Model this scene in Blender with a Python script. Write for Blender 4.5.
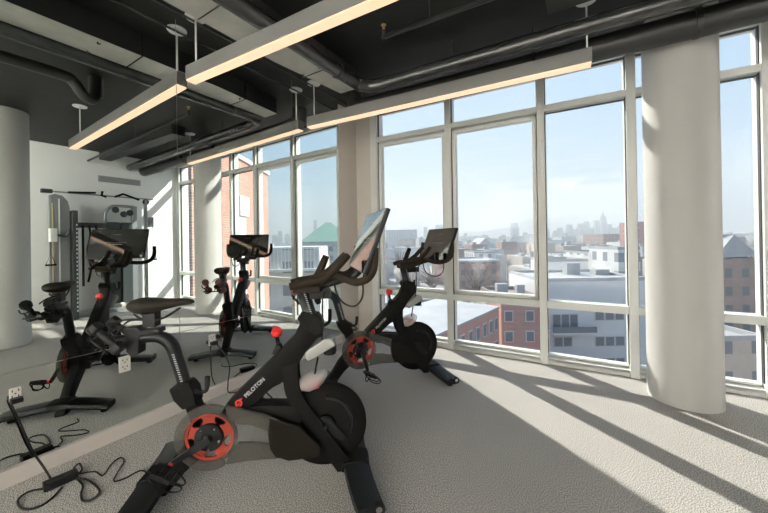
import bpy, bmesh, math, random
from mathutils import Vector, Matrix
PI = math.pi
S = bpy.context.scene
C = S.collection
for o in list(bpy.data.objects):
    bpy.data.objects.remove(o, do_unlink=True)
rnd = random.Random(7)

# ------------------------------------------------------------------ camera
EYE = 1.2
cd = bpy.data.cameras.new('camera')
cd.sensor_width = 36.0
cd.lens = 328.0 / 768.0 * 36.0
cd.shift_y = -18.57 / 768.0
cd.clip_start = 0.05
cd.clip_end = 9000
cam = bpy.data.objects.new('camera', cd)
C.objects.link(cam)
RV = Vector((0.84956, 0.52728, -0.01527))
UV = Vector((0.01442, 0.00571, 0.99988))
FV = Vector((-0.52730, 0.84967, 0.00275))
cam.matrix_world = Matrix(((RV.x, UV.x, -FV.x, 0), (RV.y, UV.y, -FV.y, 0), (RV.z, UV.z, -FV.z, EYE), (0, 0, 0, 1)))
S.camera = cam

# ------------------------------------------------------------------ sky, sun, exposure
SUN_AZ = Vector((-0.814, 0.581, 0)).normalized()
SUN_EL = math.radians(36.0)
SUN_DIR = (SUN_AZ * math.cos(SUN_EL) + Vector((0, 0, math.sin(SUN_EL)))).normalized()
SUN_STRENGTH = 10.0
SKY_STRENGTH = 1.05
world = bpy.data.worlds.new('sky')
S.world = world
world.use_nodes = True
wt = world.node_tree
wt.nodes.clear()
N = wt.nodes.new
wo = N('ShaderNodeOutputWorld'); bg = N('ShaderNodeBackground'); tc = N('ShaderNodeTexCoord')
nrm = N('ShaderNodeVectorMath'); nrm.operation = 'NORMALIZE'
wt.links.new(tc.outputs['Generated'], nrm.inputs[0])
sep = N('ShaderNodeSeparateXYZ'); wt.links.new(nrm.outputs[0], sep.inputs[0])
dotn = N('ShaderNodeVectorMath'); dotn.operation = 'DOT_PRODUCT'
wt.links.new(nrm.outputs[0], dotn.inputs[0]); dotn.inputs[1].default_value = SUN_DIR
def wramp(src, stops):
    r = N('ShaderNodeValToRGB')
    while len(r.color_ramp.elements) < len(stops):
        r.color_ramp.elements.new(0.5)
    for e, (p, c) in zip(r.color_ramp.elements, stops):
        e.position = p; e.color = (*c, 1)
    wt.links.new(src, r.inputs[0])
    return r
away = wramp(sep.outputs['Z'], [(0.0, (0.50, 0.64, 0.78)), (0.10, (0.33, 0.55, 0.76)), (0.4, (0.20, 0.44, 0.72)), (1.0, (0.12, 0.30, 0.62))])
near = wramp(sep.outputs['Z'], [(0.0, (0.68, 0.78, 0.88)), (0.08, (0.60, 0.75, 0.90)), (0.25, (0.48, 0.66, 0.88)), (0.5, (0.42, 0.60, 0.86)), (1.0, (0.22, 0.40, 0.75))])
mr = N('ShaderNodeMapRange'); mr.inputs['From Min'].default_value = -0.15; mr.inputs['From Max'].default_value = 0.75
wt.links.new(dotn.outputs['Value'], mr.inputs['Value'])
mixc = N('ShaderNodeMix'); mixc.data_type = 'RGBA'
wt.links.new(mr.outputs['Result'], mixc.inputs['Factor'])
wt.links.new(away.outputs[0], mixc.inputs['A']); wt.links.new(near.outputs[0], mixc.inputs['B'])
wt.links.new(mixc.outputs['Result'], bg.inputs['Color'])
bg.inputs['Strength'].default_value = SKY_STRENGTH
wt.links.new(bg.outputs[0], wo.inputs['Surface'])

sl = bpy.data.lights.new('sun', 'SUN'); sl.energy = SUN_STRENGTH; sl.angle = math.radians(0.7); sl.color = (1.0, 0.965, 0.90)
so = bpy.data.objects.new('sun', sl); C.objects.link(so)
so.rotation_euler = (-SUN_DIR).to_track_quat('-Z', 'Y').to_euler()
so.location = (-20, 20, 20)

S.view_settings.view_transform = 'Standard'
S.view_settings.look = 'None'
S.view_settings.gamma = 1.0
S.view_settings.use_curve_mapping = False
S.view_settings.exposure = 0.2
FILL_POWER = 2250.0           # added fill spotlights out of view, mostly bounced off the back wall

# ------------------------------------------------------------------ materials
def principled(name, col, rough=0.5, metal=0.0, spec=0.5, noise=None, emis=None, coat=0.0, ior=None):
    m = bpy.data.materials.new(name); m.use_nodes = True
    nt = m.node_tree; b = nt.nodes['Principled BSDF']
    b.inputs['Base Color'].default_value = (*col, 1)
    b.inputs['Roughness'].default_value = rough
    b.inputs['Metallic'].default_value = metal
    b.inputs['Specular IOR Level'].default_value = spec
    b.inputs['Coat Weight'].default_value = coat
    if ior: b.inputs['IOR'].default_value = ior
    if emis:
        b.inputs['Emission Color'].default_value = (*emis[0], 1); b.inputs['Emission Strength'].default_value = emis[1]
    if noise:
        scale, amt, bump = noise
        tc = nt.nodes.new('ShaderNodeTexCoord'); nz = nt.nodes.new('ShaderNodeTexNoise')
        nz.inputs['Scale'].default_value = scale; nz.inputs['Detail'].default_value = 4
        nt.links.new(tc.outputs['Object'], nz.inputs['Vector'])
        r = nt.nodes.new('ShaderNodeValToRGB')
        r.color_ramp.elements[0].position = 0.3; r.color_ramp.elements[1].position = 0.7
        r.color_ramp.elements[0].color = (*[c * (1 - amt) for c in col], 1)
        r.color_ramp.elements[1].color = (*[min(1, c * (1 + amt)) for c in col], 1)
        nt.links.new(nz.outputs['Fac'], r.inputs[0]); nt.links.new(r.outputs[0], b.inputs['Base Color'])
        if bump:
            bp = nt.nodes.new('ShaderNodeBump'); bp.inputs['Strength'].default_value = bump; bp.inputs['Distance'].default_value = 0.01
            nt.links.new(nz.outputs['Fac'], bp.inputs['Height']); nt.links.new(bp.outputs[0], b.inputs['Normal'])
    return m

def carpet_mat():
    m = bpy.data.materials.new('carpet'); m.use_nodes = True
    nt = m.node_tree; b = nt.nodes['Principled BSDF']; b.inputs['Roughness'].default_value = 0.95; b.inputs['Specular IOR Level'].default_value = 0.1
    tc = nt.nodes.new('ShaderNodeTexCoord')
    n1 = nt.nodes.new('ShaderNodeTexNoise'); n1.inputs['Scale'].default_value = 200; n1.inputs['Detail'].default_value = 3
    n2 = nt.nodes.new('ShaderNodeTexNoise'); n2.inputs['Scale'].default_value = 2.0; n2.inputs['Detail'].default_value = 2
    for n in (n1, n2): nt.links.new(tc.outputs['Object'], n.inputs['Vector'])
    r = nt.nodes.new('ShaderNodeValToRGB')
    st = [(0.36, (0.11, 0.102, 0.092)), (0.46, (0.30, 0.284, 0.262)), (0.56, (0.48, 0.460, 0.430)), (0.66, (0.74, 0.715, 0.675))]
    while len(r.color_ramp.elements) < 4: r.color_ramp.elements.new(0.5)
    for e, (p, c) in zip(r.color_ramp.elements, st): e.position = p; e.color = (*c, 1)
    nt.links.new(n1.outputs['Fac'], r.inputs[0])
    mp = nt.nodes.new('ShaderNodeMapRange'); mp.inputs['To Min'].default_value = 0.92; mp.inputs['To Max'].default_value = 1.08
    nt.links.new(n2.outputs['Fac'], mp.inputs['Value'])
    mu = nt.nodes.new('ShaderNodeMix'); mu.data_type = 'RGBA'; mu.blend_type = 'MULTIPLY'; mu.inputs['Factor'].default_value = 1
    nt.links.new(r.outputs[0], mu.inputs['A']); nt.links.new(mp.outputs[0], mu.inputs['B'])
    nt.links.new(mu.outputs['Result'], b.inputs['Base Color'])
    return m

def see_through(name, tint, refl_rough=0.02, ior=1.45, haze=0.0, haze_col=(0.8, 0.8, 0.78)):
    m = bpy.data.materials.new(name); m.use_nodes = True
    nt = m.node_tree; nt.nodes.clear()
    out = nt.nodes.new('ShaderNodeOutputMaterial'); tr = nt.nodes.new('ShaderNodeBsdfTransparent'); gl = nt.nodes.new('ShaderNodeBsdfGlossy')
    tr.inputs[0].default_value = (*tint, 1); gl.inputs['Roughness'].default_value = refl_rough
    lw = nt.nodes.new('ShaderNodeLayerWeight')
    pw = nt.nodes.new('ShaderNodeMath'); pw.operation = 'POWER'; pw.inputs[1].default_value = 4.5
    nt.links.new(lw.outputs['Facing'], pw.inputs[0])
    f0 = ((ior - 1) / (ior + 1)) ** 2
    fr = nt.nodes.new('ShaderNodeMath'); fr.operation = 'MULTIPLY_ADD'; fr.inputs[1].default_value = (1 - f0) * 0.6; fr.inputs[2].default_value = f0 * 0.6
    nt.links.new(pw.outputs[0], fr.inputs[0])
    mx = nt.nodes.new('ShaderNodeMixShader')
    nt.links.new(fr.outputs[0], mx.inputs[0]); nt.links.new(tr.outputs[0], mx.inputs[1]); nt.links.new(gl.outputs[0], mx.inputs[2])
    last = mx
    if haze:
        df = nt.nodes.new('ShaderNodeBsdfDiffuse'); df.inputs[0].default_value = (*haze_col, 1)
        m2 = nt.nodes.new('ShaderNodeMixShader'); m2.inputs[0].default_value = haze
        nt.links.new(mx.outputs[0], m2.inputs[1]); nt.links.new(df.outputs[0], m2.inputs[2]); last = m2
    nt.links.new(last.outputs[0], out.inputs['Surface'])
    return m

def mirror_mat():
    m = bpy.data.materials.new('mirror_silver'); m.use_nodes = True
    nt = m.node_tree; nt.nodes.clear()
    out = nt.nodes.new('ShaderNodeOutputMaterial'); gl = nt.nodes.new('ShaderNodeBsdfGlossy')
    gl.inputs['Color'].default_value = (0.87, 0.915, 0.89, 1); gl.inputs['Roughness'].default_value = 0.0
    nt.links.new(gl.outputs[0], out.inputs['Surface'])
    return m

def facade_mat(name, wall, glass, sx=3.0, sz=3.2, wx=0.42, wz=0.5, rough=0.85, brick=False):
    """window openings in a regular grid on the walls of a far building (object space, metres)"""
    m = bpy.data.materials.new(name); m.use_nodes = True
    nt = m.node_tree; b = nt.nodes['Principled BSDF']; b.inputs['Roughness'].default_value = rough
    geo = nt.nodes.new('ShaderNodeTexCoord'); sp = nt.nodes.new('ShaderNodeSeparateXYZ'); nt.links.new(geo.outputs['Object'], sp.inputs[0])
    ng = nt.nodes.new('ShaderNodeSeparateXYZ'); nt.links.new(geo.outputs['Normal'], ng.inputs[0])
    def math_(op, a, bb=None, c=None):
        n = nt.nodes.new('ShaderNodeMath'); n.operation = op
        for i, v in enumerate((a, bb, c)):
            if v is None: continue
            if isinstance(v, (int, float)): n.inputs[i].default_value = v
            else: nt.links.new(v, n.inputs[i])
        return n.outputs[0]
    h = math_('ADD', sp.outputs['X'], sp.outputs['Y'])
    fx = math_('FRACT', math_('DIVIDE', h, sx)); fz = math_('FRACT', math_('DIVIDE', sp.outputs['Z'], sz))
    ax = math_('LESS_THAN', math_('ABSOLUTE', math_('SUBTRACT', fx, 0.5)), wx / 2)
    az = math_('LESS_THAN', math_('ABSOLUTE', math_('SUBTRACT', fz, 0.5)), wz / 2)
    wallface = math_('LESS_THAN', math_('ABSOLUTE', ng.outputs['Z']), 0.5)
    f = math_('MULTIPLY', math_('MULTIPLY', ax, az), wallface)
    mix = nt.nodes.new('ShaderNodeMix'); mix.data_type = 'RGBA'
    nt.links.new(f, mix.inputs['Factor']); mix.inputs['B'].default_value = (*glass, 1)
    nz = nt.nodes.new('ShaderNodeTexNoise'); nz.inputs['Scale'].default_value = 0.35; nz.inputs['Detail'].default_value = 5
    nt.links.new(geo.outputs['Object'], nz.inputs['Vector'])
    r = nt.nodes.new('ShaderNodeValToRGB')
    r.color_ramp.elements[0].position = 0.3; r.color_ramp.elements[1].position = 0.7
    r.color_ramp.elements[0].color = (*[c * 0.82 for c in wall], 1); r.color_ramp.elements[1].color = (*[min(1, c * 1.15) for c in wall], 1)
    nt.links.new(nz.outputs['Fac'], r.inputs[0])
    src = r.outputs[0]
    if brick:
        bt = nt.nodes.new('ShaderNodeTexBrick'); bt.inputs['Scale'].default_value = 1.0
        bt.inputs['Brick Width'].default_value = 0.5; bt.inputs['Row Height'].default_value = 0.16; bt.inputs['Mortar Size'].default_value = 0.02
        bt.inputs['Color1'].default_value = (*wall, 1); bt.inputs['Color2'].default_value = (*[c * 0.75 for c in wall], 1); bt.inputs['Mortar'].default_value = (0.5, 0.45, 0.4, 1)
        cb = nt.nodes.new('ShaderNodeCombineXYZ'); nt.links.new(h, cb.inputs[0]); nt.links.new(sp.outputs['Z'], cb.inputs[1])
        nt.links.new(cb.outputs[0], bt.inputs['Vector']); src = bt.outputs[0]
    nt.links.new(src, mix.inputs['A'])
    nt.links.new(mix.outputs['Result'], b.inputs['Base Color'])
    return m

M = dict(
    carpet=carpet_mat(),
    wall=principled('white_wall_paint', (0.84, 0.84, 0.82), 0.7, noise=(3, 0.02, 0.02)),
    wallgrey=principled('warm_grey_wall_paint', (0.52, 0.48, 0.43), 0.7, noise=(3, 0.02, 0.02)),
    column=principled('column_plaster', (0.52, 0.51, 0.485), 0.6, noise=(4, 0.02, 0.03)),
    base=principled('baseboard_paint', (0.66, 0.60, 0.55), 0.5),
    ceiling=principled('black_ceiling_paint', (0.010, 0.011, 0.010), 0.6, spec=0.3, noise=(6, 0.3, 0.1)),
    duct=principled('dull_duct_metal', (0.42, 0.42, 0.38), 0.45, 0.3, noise=(7, 0.12, 0.05)),
    ductblack=principled('black_duct_paint', (0.018, 0.018, 0.018), 0.55),
    pipe=principled('dark_satin_pipe', (0.08, 0.082, 0.08), 0.24, 0.6, noise=(12, 0.2, 0.0)),
    blackpipe=principled('black_pipe_paint', (0.02, 0.021, 0.02), 0.42),
    frame=principled('window_frame_enamel', (0.66, 0.665, 0.63), 0.45),
    gasket=principled('dark_window_gasket', (0.05, 0.05, 0.05), 0.6),
    glass=see_through('window_glass', (0.95, 0.97, 0.97)),
    mirror=mirror_mat(),
    backing=principled('mirror_backing', (0.30, 0.28, 0.25), 0.5),
    lampbody=principled('pendant_aluminium', (0.19, 0.185, 0.175), 0.4, 0.2),
    led=principled('pendant_diffuser', (0.10, 0.08, 0.06), 0.5, emis=((1.0, 0.63, 0.41), 1.05)),
    white=principled('white_enamel', (0.8, 0.8, 0.78), 0.4),
    bike=principled('matte_black_powdercoat', (0.0052, 0.0052, 0.0048), 0.55, spec=0.08, noise=(60, 0.15, 0.02)),
    bikegloss=principled('satin_black_coat', (0.009, 0.0105, 0.011), 0.38, spec=0.18),
    rubber=principled('black_rubber', (0.012, 0.0115, 0.011), 0.75, spec=0.1),
    grip=principled('foam_grip', (0.019, 0.0145, 0.010), 0.8, spec=0.1, noise=(90, 0.2, 0.1)),
    saddle=principled('saddle_vinyl', (0.016, 0.013, 0.010), 0.65, spec=0.12, noise=(70, 0.2, 0.05)),
    steel=principled('black_steel', (0.011, 0.011, 0.011), 0.45, 0.0, spec=0.15),
    chrome=principled('bright_steel', (0.6, 0.6, 0.6), 0.2, 0.9),
    red=principled('red_plastic', (0.62, 0.03, 0.025), 0.4),
    ring=principled('red_chainring', (0.24, 0.03, 0.018), 0.5, spec=0.25),
    guard=see_through('smoke_clear_guard', (0.50, 0.50, 0.47), 0.15, 1.4, 0.26, (0.20, 0.19, 0.17)),
    clear=see_through('frosted_clear_plastic', (0.8, 0.8, 0.8), 0.1, 1.4, 0.45, (0.75, 0.74, 0.72)),
    guarddark=principled('dark_smoke_guard', (0.010, 0.009, 0.007), 0.5, spec=0.05),
    letter=principled('white_print', (0.8, 0.8, 0.8), 0.5),
    letterred=principled('red_print', (0.9, 0.05, 0.05), 0.5),
    screen=principled('black_screen_glass', (0.012, 0.012, 0.010), 0.03, spec=0.9, ior=1.9),
    dim=principled('dim_screen_text', (0.16, 0.15, 0.13), 0.5),
    greybox=principled('grey_plastic', (0.24, 0.24, 0.22), 0.5),
    cable=principled('black_cable', (0.009, 0.009, 0.009), 0.5, spec=0.15),
    outlet=principled('outlet_plastic', (0.75, 0.72, 0.66), 0.4),
    dark=principled('dark_slot', (0.02, 0.02, 0.02), 0.6),
    ironblk=principled('black_iron', (0.012, 0.012, 0.012), 0.5, 0.0, spec=0.15),
    brownblk=principled('brown_vinyl', (0.16, 0.06, 0.05), 0.5),
    silver=principled('silver_frame', (0.26, 0.27, 0.28), 0.35, 0.3),
    shroud=principled('grey_shroud', (0.24, 0.25, 0.25), 0.5),
    tower=principled('charcoal_panel', (0.035, 0.045, 0.045), 0.4),
    vent=principled('vent_metal', (0.42, 0.42, 0.41), 0.5),
    asphalt=principled('street_asphalt', (0.36, 0.35, 0.34), 0.9, noise=(0.08, 0.25, 0)),
    roofw=principled('pale_roof', (0.40, 0.40, 0.40), 0.8, noise=(0.3, 0.12, 0)),
    roofg=principled('grey_roof', (0.40, 0.39, 0.39), 0.85, noise=(0.3, 0.15, 0)),
    roofb=principled('brown_roof', (0.30, 0.25, 0.22), 0.85, noise=(0.3, 0.15, 0)),
    copper=principled('green_copper_roof', (0.22, 0.34, 0.28), 0.7),
    winglass=principled('far_window_glass', (0.17, 0.18, 0.20), 0.3),
    wintrim=principled('pale_window_trim', (0.6, 0.58, 0.54), 0.7),
    tree=principled('bare_brown_twigs', (0.26, 0.20, 0.17), 0.95, noise=(1.5, 0.4, 0)),
    tower1=principled('glass_tower', (0.16, 0.19, 0.22), 0.6),
    yellow=principled('ochre_paint', (0.65, 0.45, 0.10), 0.6),
    f_red=facade_mat('red_brick_facade', (0.48, 0.20, 0.15), (0.20, 0.20, 0.21)),
    f_redb=facade_mat('coursed_brick_facade', (0.56, 0.27, 0.20), (0.56, 0.27, 0.20), brick=True),
    f_tan=facade_mat('tan_facade', (0.52, 0.45, 0.38), (0.22, 0.22, 0.23)),
    f_grey=facade_mat('grey_facade', (0.50, 0.49, 0.48), (0.24, 0.25, 0.27), 3.4, 3.3),
    f_white=facade_mat('white_facade', (0.66, 0.65, 0.62), (0.28, 0.29, 0.31)),
    f_brown=facade_mat('brown_facade', (0.36, 0.24, 0.19), (0.17, 0.17, 0.17)),
    plain=principled('pale_grey_render', (0.68, 0.67, 0.66), 0.85, noise=(0.2, 0.06, 0)),
)

# ------------------------------------------------------------------ mesh helpers
class MB:
    def __init__(self): self.bm = bmesh.new()
    def box(self, x0, x1, y0, y1, z0, z1, bev=0.0, mat=None):
        g = bmesh.ops.create_cube(self.bm, size=1.0)['verts']
        for v in g:
            v.co = Vector((x0 + (v.co.x + .5) * (x1 - x0), y0 + (v.co.y + .5) * (y1 - y0), z0 + (v.co.z + .5) * (z1 - z0)))
        if mat is not None: bmesh.ops.transform(self.bm, matrix=mat, verts=g)
        if bev:
            es = list({e for v in g for e in v.link_edges})
            bmesh.ops.bevel(self.bm, geom=es, offset=bev, segments=2, affect='EDGES', profile=0.6)
        return self
    def prism(self, pts, a0, a1, axis='y', bev=0.0, mat=None):
        """2D polygon (first, second coordinate) pushed along the remaining axis from a0 to a1"""
        def co(p, a):
            if axis == 'y': return Vector((p[0], a, p[1]))
            if axis == 'x': return Vector((a, p[0], p[1]))
            return Vector((p[0], p[1], a))
        A = [self.bm.verts.new(co(p, a0)) for p in pts]; B = [self.bm.verts.new(co(p, a1)) for p in pts]
        n = len(pts)
        fs = [self.bm.faces.new(A), self.bm.faces.new(list(reversed(B)))]
        for i in range(n):
            fs.append(self.bm.faces.new((A[i], B[i], B[(i + 1) % n], A[(i + 1) % n])))
        bmesh.ops.recalc_face_normals(self.bm, faces=fs)
        if mat is not None: bmesh.ops.transform(self.bm, matrix=mat, verts=A + B)
        if bev:
            es = list({e for f in fs for e in f.edges})
            bmesh.ops.bevel(self.bm, geom=es, offset=bev, segments=2, affect='EDGES', profile=0.6, clamp_overlap=True)
        return self
    def tube(self, pts, r, seg=12, smooth=True, sub=6, closed=False, flat=None):
        pts = [Vector(p) for p in pts]
        rad = r if isinstance(r, (list, tuple)) else [r] * len(pts)
        if smooth and len(pts) > 2:
            P, R = [], []
            n = len(pts)
            rng = range(n if closed else n - 1)
            for i in rng:
                g = (lambda k: pts[k % n]) if closed else (lambda k: pts[max(0, min(n - 1, k))])
                p0, p1, p2, p3 = g(i - 1), g(i), g(i + 1), g(i + 2)
                for k in range(sub):
                    t = k / sub
                    P.append(0.5 * ((2 * p1) + (p2 - p0) * t + (2 * p0 - 5 * p1 + 4 * p2 - p3) * t * t + (3 * p1 - p0 - 3 * p2 + p3) * t ** 3))
                    R.append(rad[i] * (1 - t) + rad[(i + 1) % n] * t)
            if not closed: P.append(pts[-1]); R.append(rad[-1])
            pts, rad = P, R
        n = len(pts)
        rings = []
        up = None
        for i, p in enumerate(pts):
            if closed: d = pts[(i + 1) % n] - pts[i - 1]
            else: d = pts[min(n - 1, i + 1)] - pts[max(0, i - 1)]
            d.normalize()
            if up is None:
                up = Vector((0, 0, 1)) if abs(d.z) < 0.9 else Vector((1, 0, 0))
            u = d.cross(up)
            if u.length < 1e-4: u = d.cross(Vector((0, 1, 0)))
            u.normalize(); w = u.cross(d).normalized(); up = w
            fl = flat if flat else 1.0
            rings.append([self.bm.verts.new(p + (u * math.cos(2 * PI * k / seg) + w * fl * math.sin(2 * PI * k / seg)) * rad[i]) for k in range(seg)])
        fs = []
        for i in range(n if closed else n - 1):
            a, b = rings[i], rings[(i + 1) % n]
            for k in range(seg):
                fs.append(self.bm.faces.new((a[k], a[(k + 1) % seg], b[(k + 1) % seg], b[k])))
        if not closed:
            fs.append(self.bm.faces.new(list(reversed(rings[0])))); fs.append(self.bm.faces.new(rings[-1]))
        for f in fs: f.smooth = True
        bmesh.ops.recalc_face_normals(self.bm, faces=fs)
        return self
    def rod(self, a, b, r, seg=12): return self.tube([a, b], r, seg, smooth=False)
    def lathe(self, prof, center=(0, 0, 0), axis='z', seg=32):
        """profile of (radius, height) spun about an axis through center"""
        c = Vector(center); rings = []
        for r, h in prof:
            ring = []
            for k in range(seg):
                a = 2 * PI * k / seg
                if axis == 'z': v = Vector((r * math.cos(a), r * math.sin(a), h))
                elif axis == 'y': v = Vector((r * math.cos(a), h, r * math.sin(a)))
                else: v = Vector((h, r * math.cos(a), r * math.sin(a)))
                ring.append(self.bm.verts.new(c + v))
            rings.append(ring)
        fs = []
        for a, b in zip(rings[:-1], rings[1:]):
            for k in range(seg):
                fs.append(self.bm.faces.new((a[k], a[(k + 1) % seg], b[(k + 1) % seg], b[k])))
        if prof[0][0] > 1e-5: fs.append(self.bm.faces.new(list(reversed(rings[0]))))
        if prof[-1][0] > 1e-5: fs.append(self.bm.faces.new(rings[-1]))
        bmesh.ops.remove_doubles(self.bm, verts=[v for f in rings for v in f], dist=1e-6)
        bmesh.ops.recalc_face_normals(self.bm, faces=[f for f in self.bm.faces])
        return self
    def ball(self, c, r, seg=16, scale=(1, 1, 1)):
        g = bmesh.ops.create_uvsphere(self.bm, u_segments=seg, v_segments=max(6, seg // 2), radius=r)['verts']
        for v in g:
            v.co = Vector((v.co.x * scale[0], v.co.y * scale[1], v.co.z * scale[2])) + Vector(c)
            for f in v.link_faces: f.smooth = True
        return self
    def loft(self, rings, smooth=True):
        R = [[self.bm.verts.new(Vector(p)) for p in ring] for ring in rings]
        fs = []
        n = len(R[0])
        for a, b in zip(R[:-1], R[1:]):
            for k in range(n):
                fs.append(self.bm.faces.new((a[k], a[(k + 1) % n], b[(k + 1) % n], b[k])))
        fs.append(self.bm.faces.new(list(reversed(R[0])))); fs.append(self.bm.faces.new(R[-1]))
        for f in fs: f.smooth = smooth
        bmesh.ops.recalc_face_normals(self.bm, faces=fs)
        return self
    def build(self, name, m, parent=None, smooth_angle=None, subsurf=0):
        me = bpy.data.meshes.new(name); self.bm.to_mesh(me); self.bm.free()
        me.materials.append(m)
        o = bpy.data.objects.new(name, me); C.objects.link(o)
        if parent is not None: o.parent = parent
        if smooth_angle is not None:
            for p in me.polygons: p.use_smooth = True
            me.set_sharp_from_angle(angle=math.radians(smooth_angle))
        if subsurf:
            s = o.modifiers.new('subdivision', 'SUBSURF'); s.levels = subsurf; s.render_levels = subsurf
        return o

def tag(o, label, cat, group=None, kind=None):
    if label: o['label'] = label
    if cat: o['category'] = cat
    if group: o['group'] = group
    if kind: o['kind'] = kind
    return o
def thing(name, label, cat, loc=(0, 0, 0), rz=0.0, group=None):
    o = bpy.data.objects.new(name, None); C.objects.link(o)
    o.location = loc; o.rotation_euler = (0, 0, rz); o.empty_display_size = 0.1
    return tag(o, label, cat, group)
def structure(name, loc=(0, 0, 0), rz=0.0):
    o = bpy.data.objects.new(name, None); C.objects.link(o)
    o.location = loc; o.rotation_euler = (0, 0, rz); o['kind'] = 'structure'
    return o
def struct(o): o['kind'] = 'structure'; return o
def copy_tree(o, parent=None):
    c = o.copy(); C.objects.link(c)
    if parent is not None: c.parent = parent
    for ch in list(o.children): copy_tree(ch, c)
    return c
def smooth(m, ang=40): return dict(m=m, smooth_angle=ang)

# ------------------------------------------------------------------ room shell
XL, XR, YB, ZC = -2.463, 2.30, -3.2, 2.79
ANG = math.atan(0.04)
def wy(x): return 3.435 + 0.04 * x               # inner face of the glazed wall
struct(MB().box(XL - 0.25, XR + 0.2, YB - 0.2, 3.75, -0.2, 0.0).build('floor', M['carpet']))
struct(MB().prism([(XL - 0.25, YB - 0.2), (XR + 0.2, YB - 0.2), (XR + 0.2, wy(XR + .2) + 0.10), (XL - 0.25, wy(XL - .25) + 0.10)], ZC, ZC + 0.12, 'z').build('ceiling', M['ceiling']))
b = MB().box(XL - 0.25, XL - 0.014, YB - 0.2, 2.99, 0, ZC).box(XL - 0.25, XL, 2.99, 3.70, 0, ZC)
struct(b.build('wall_left', M['wallgrey']))
struct(MB().box(XR, XR + 0.2, YB - 0.2, 3.75, 0, ZC).build('wall_right', M['wall']))
struct(MB().box(XL - 0.25, XR + 0.2, YB - 0.2, YB, 0, ZC).build('wall_back', M['wall']))
struct(MB().box(XL, XL + 0.016, YB, 2.99, 0, 0.085, 0.002).build('baseboard_left', M['base']))
struct(MB().box(XR - 0.016, XR, YB, 3.50, 0, 0.085, 0.002).build('baseboard_right', M['base']))

# the glazed wall in its own frame: x along the wall from the left corner, y outwards
F0 = Vector((XL, wy(XL), 0)); CA = math.cos(ANG)
def lx(x): return (x - XL) / CA
wf = struct(MB().box(0, lx(-2.245), 0, 0.30, 0, ZC).box(0, lx(XR), 0.15, 0.30, -0.2, 0.0).build('wall_front', M['wallgrey']))
wf.location = F0; wf.rotation_euler.z = ANG
posts = [(-2.245, -2.155), (-1.300, -1.238), (-0.395, -0.330), (0.290, 0.355), (1.085, 1.30), (2.19, 2.32)]
tr = MB()
for i, (a, c) in enumerate(posts):
    tr.box(lx(a), lx(c), -0.02, 0.12, 0, ZC, 0.004)
tr.box(lx(-2.2), lx(XR), -0.005, 0.10, 2.725, ZC + 0.0, 0.003)
o = struct(tr.build('trim_1', M['frame'])); o.location = F0; o.rotation_euler.z = ANG
hd = struct(MB().box(lx(-2.2), lx(XR), 0.0, 0.13, 0.0, 0.055, 0.003).prism([(0.0, 0.055), (0.10, 0.075), (0.10, 0.03), (0.0, 0.03)], lx(-2.2), lx(XR), 'x').build('trim_2', M['frame']))
hd.location = F0; hd.rotation_euler.z = ANG
for i in range(5):
    a, c = lx(posts[i][1]), lx(posts[i + 1][0])
    w = structure('window_%d' % (i + 1), F0, ANG)
    f = MB()
    f.box(a, c, -0.015, 0.10, 0.530, 0.595, 0.003)
    f.box(a, c, -0.015, 0.10, 2.375, 2.43, 0.003)
    f.box(a, a + 0.008, 0.04, 0.11, 0.07, 2.74).box(c - 0.008, c, 0.04, 0.11, 0.07, 2.74)
    f.box(a, c, 0.04, 0.11, 0.07, 0.085).box(a, c, 0.04, 0.11, 2.72, 2.74)
    f.build('transom', M['frame'], w)
    if i in (0, 1):
        s = MB(); t = 0.034
        s.box(a + .01, a + .01 + t, 0.015, 0.09, 0.60, 2.36, 0.003).box(c - .01 - t, c - .01, 0.015, 0.09, 0.60, 2.36, 0.003)
        s.box(a + .01, c - .01, 0.015, 0.09, 0.60, 0.60 + t, 0.003).box(a + .01, c - .01, 0.015, 0.09, 2.36 - t, 2.36, 0.003)
        sa = s.build('sash', M['frame'], w)
        MB().box((a + c) / 2 - 0.08, (a + c) / 2 + 0.04, -0.03, 0.0, 0.565, 0.585, 0.004).build('latch', M['frame'], sa)
    g = MB()
    g.box(a, a + 0.006, 0.012, 0.04, 0.10, 2.72).box(c - 0.006, c, 0.012, 0.04, 0.10, 2.72)
    g.box(a, c, 0.03, 0.06, 2.36, 2.366).box(a, c, 0.03, 0.06, 2.715, 2.72)
    g.build('gasket', M['gasket'], w)
    MB().box(a, c, 0.075, 0.081, 0.075, 0.535).box(a, c, 0.075, 0.081, 0.59, 2.38).box(a, c, 0.075, 0.081, 2.425, 2.73).build('pane', M['glass'], w)

# the two round columns
for nm, cx, cy, r in (('trim_3', 0.582, 3.185, 0.212), ('trim_4', 0.956, 0.925, 0.22)):
    c = MB().lathe([(r, 0), (r, ZC)], (cx, cy, 0), 'z', 64).build('column', M['column'], None, 16)
    c.name = 'column'
    struct(c)

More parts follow.
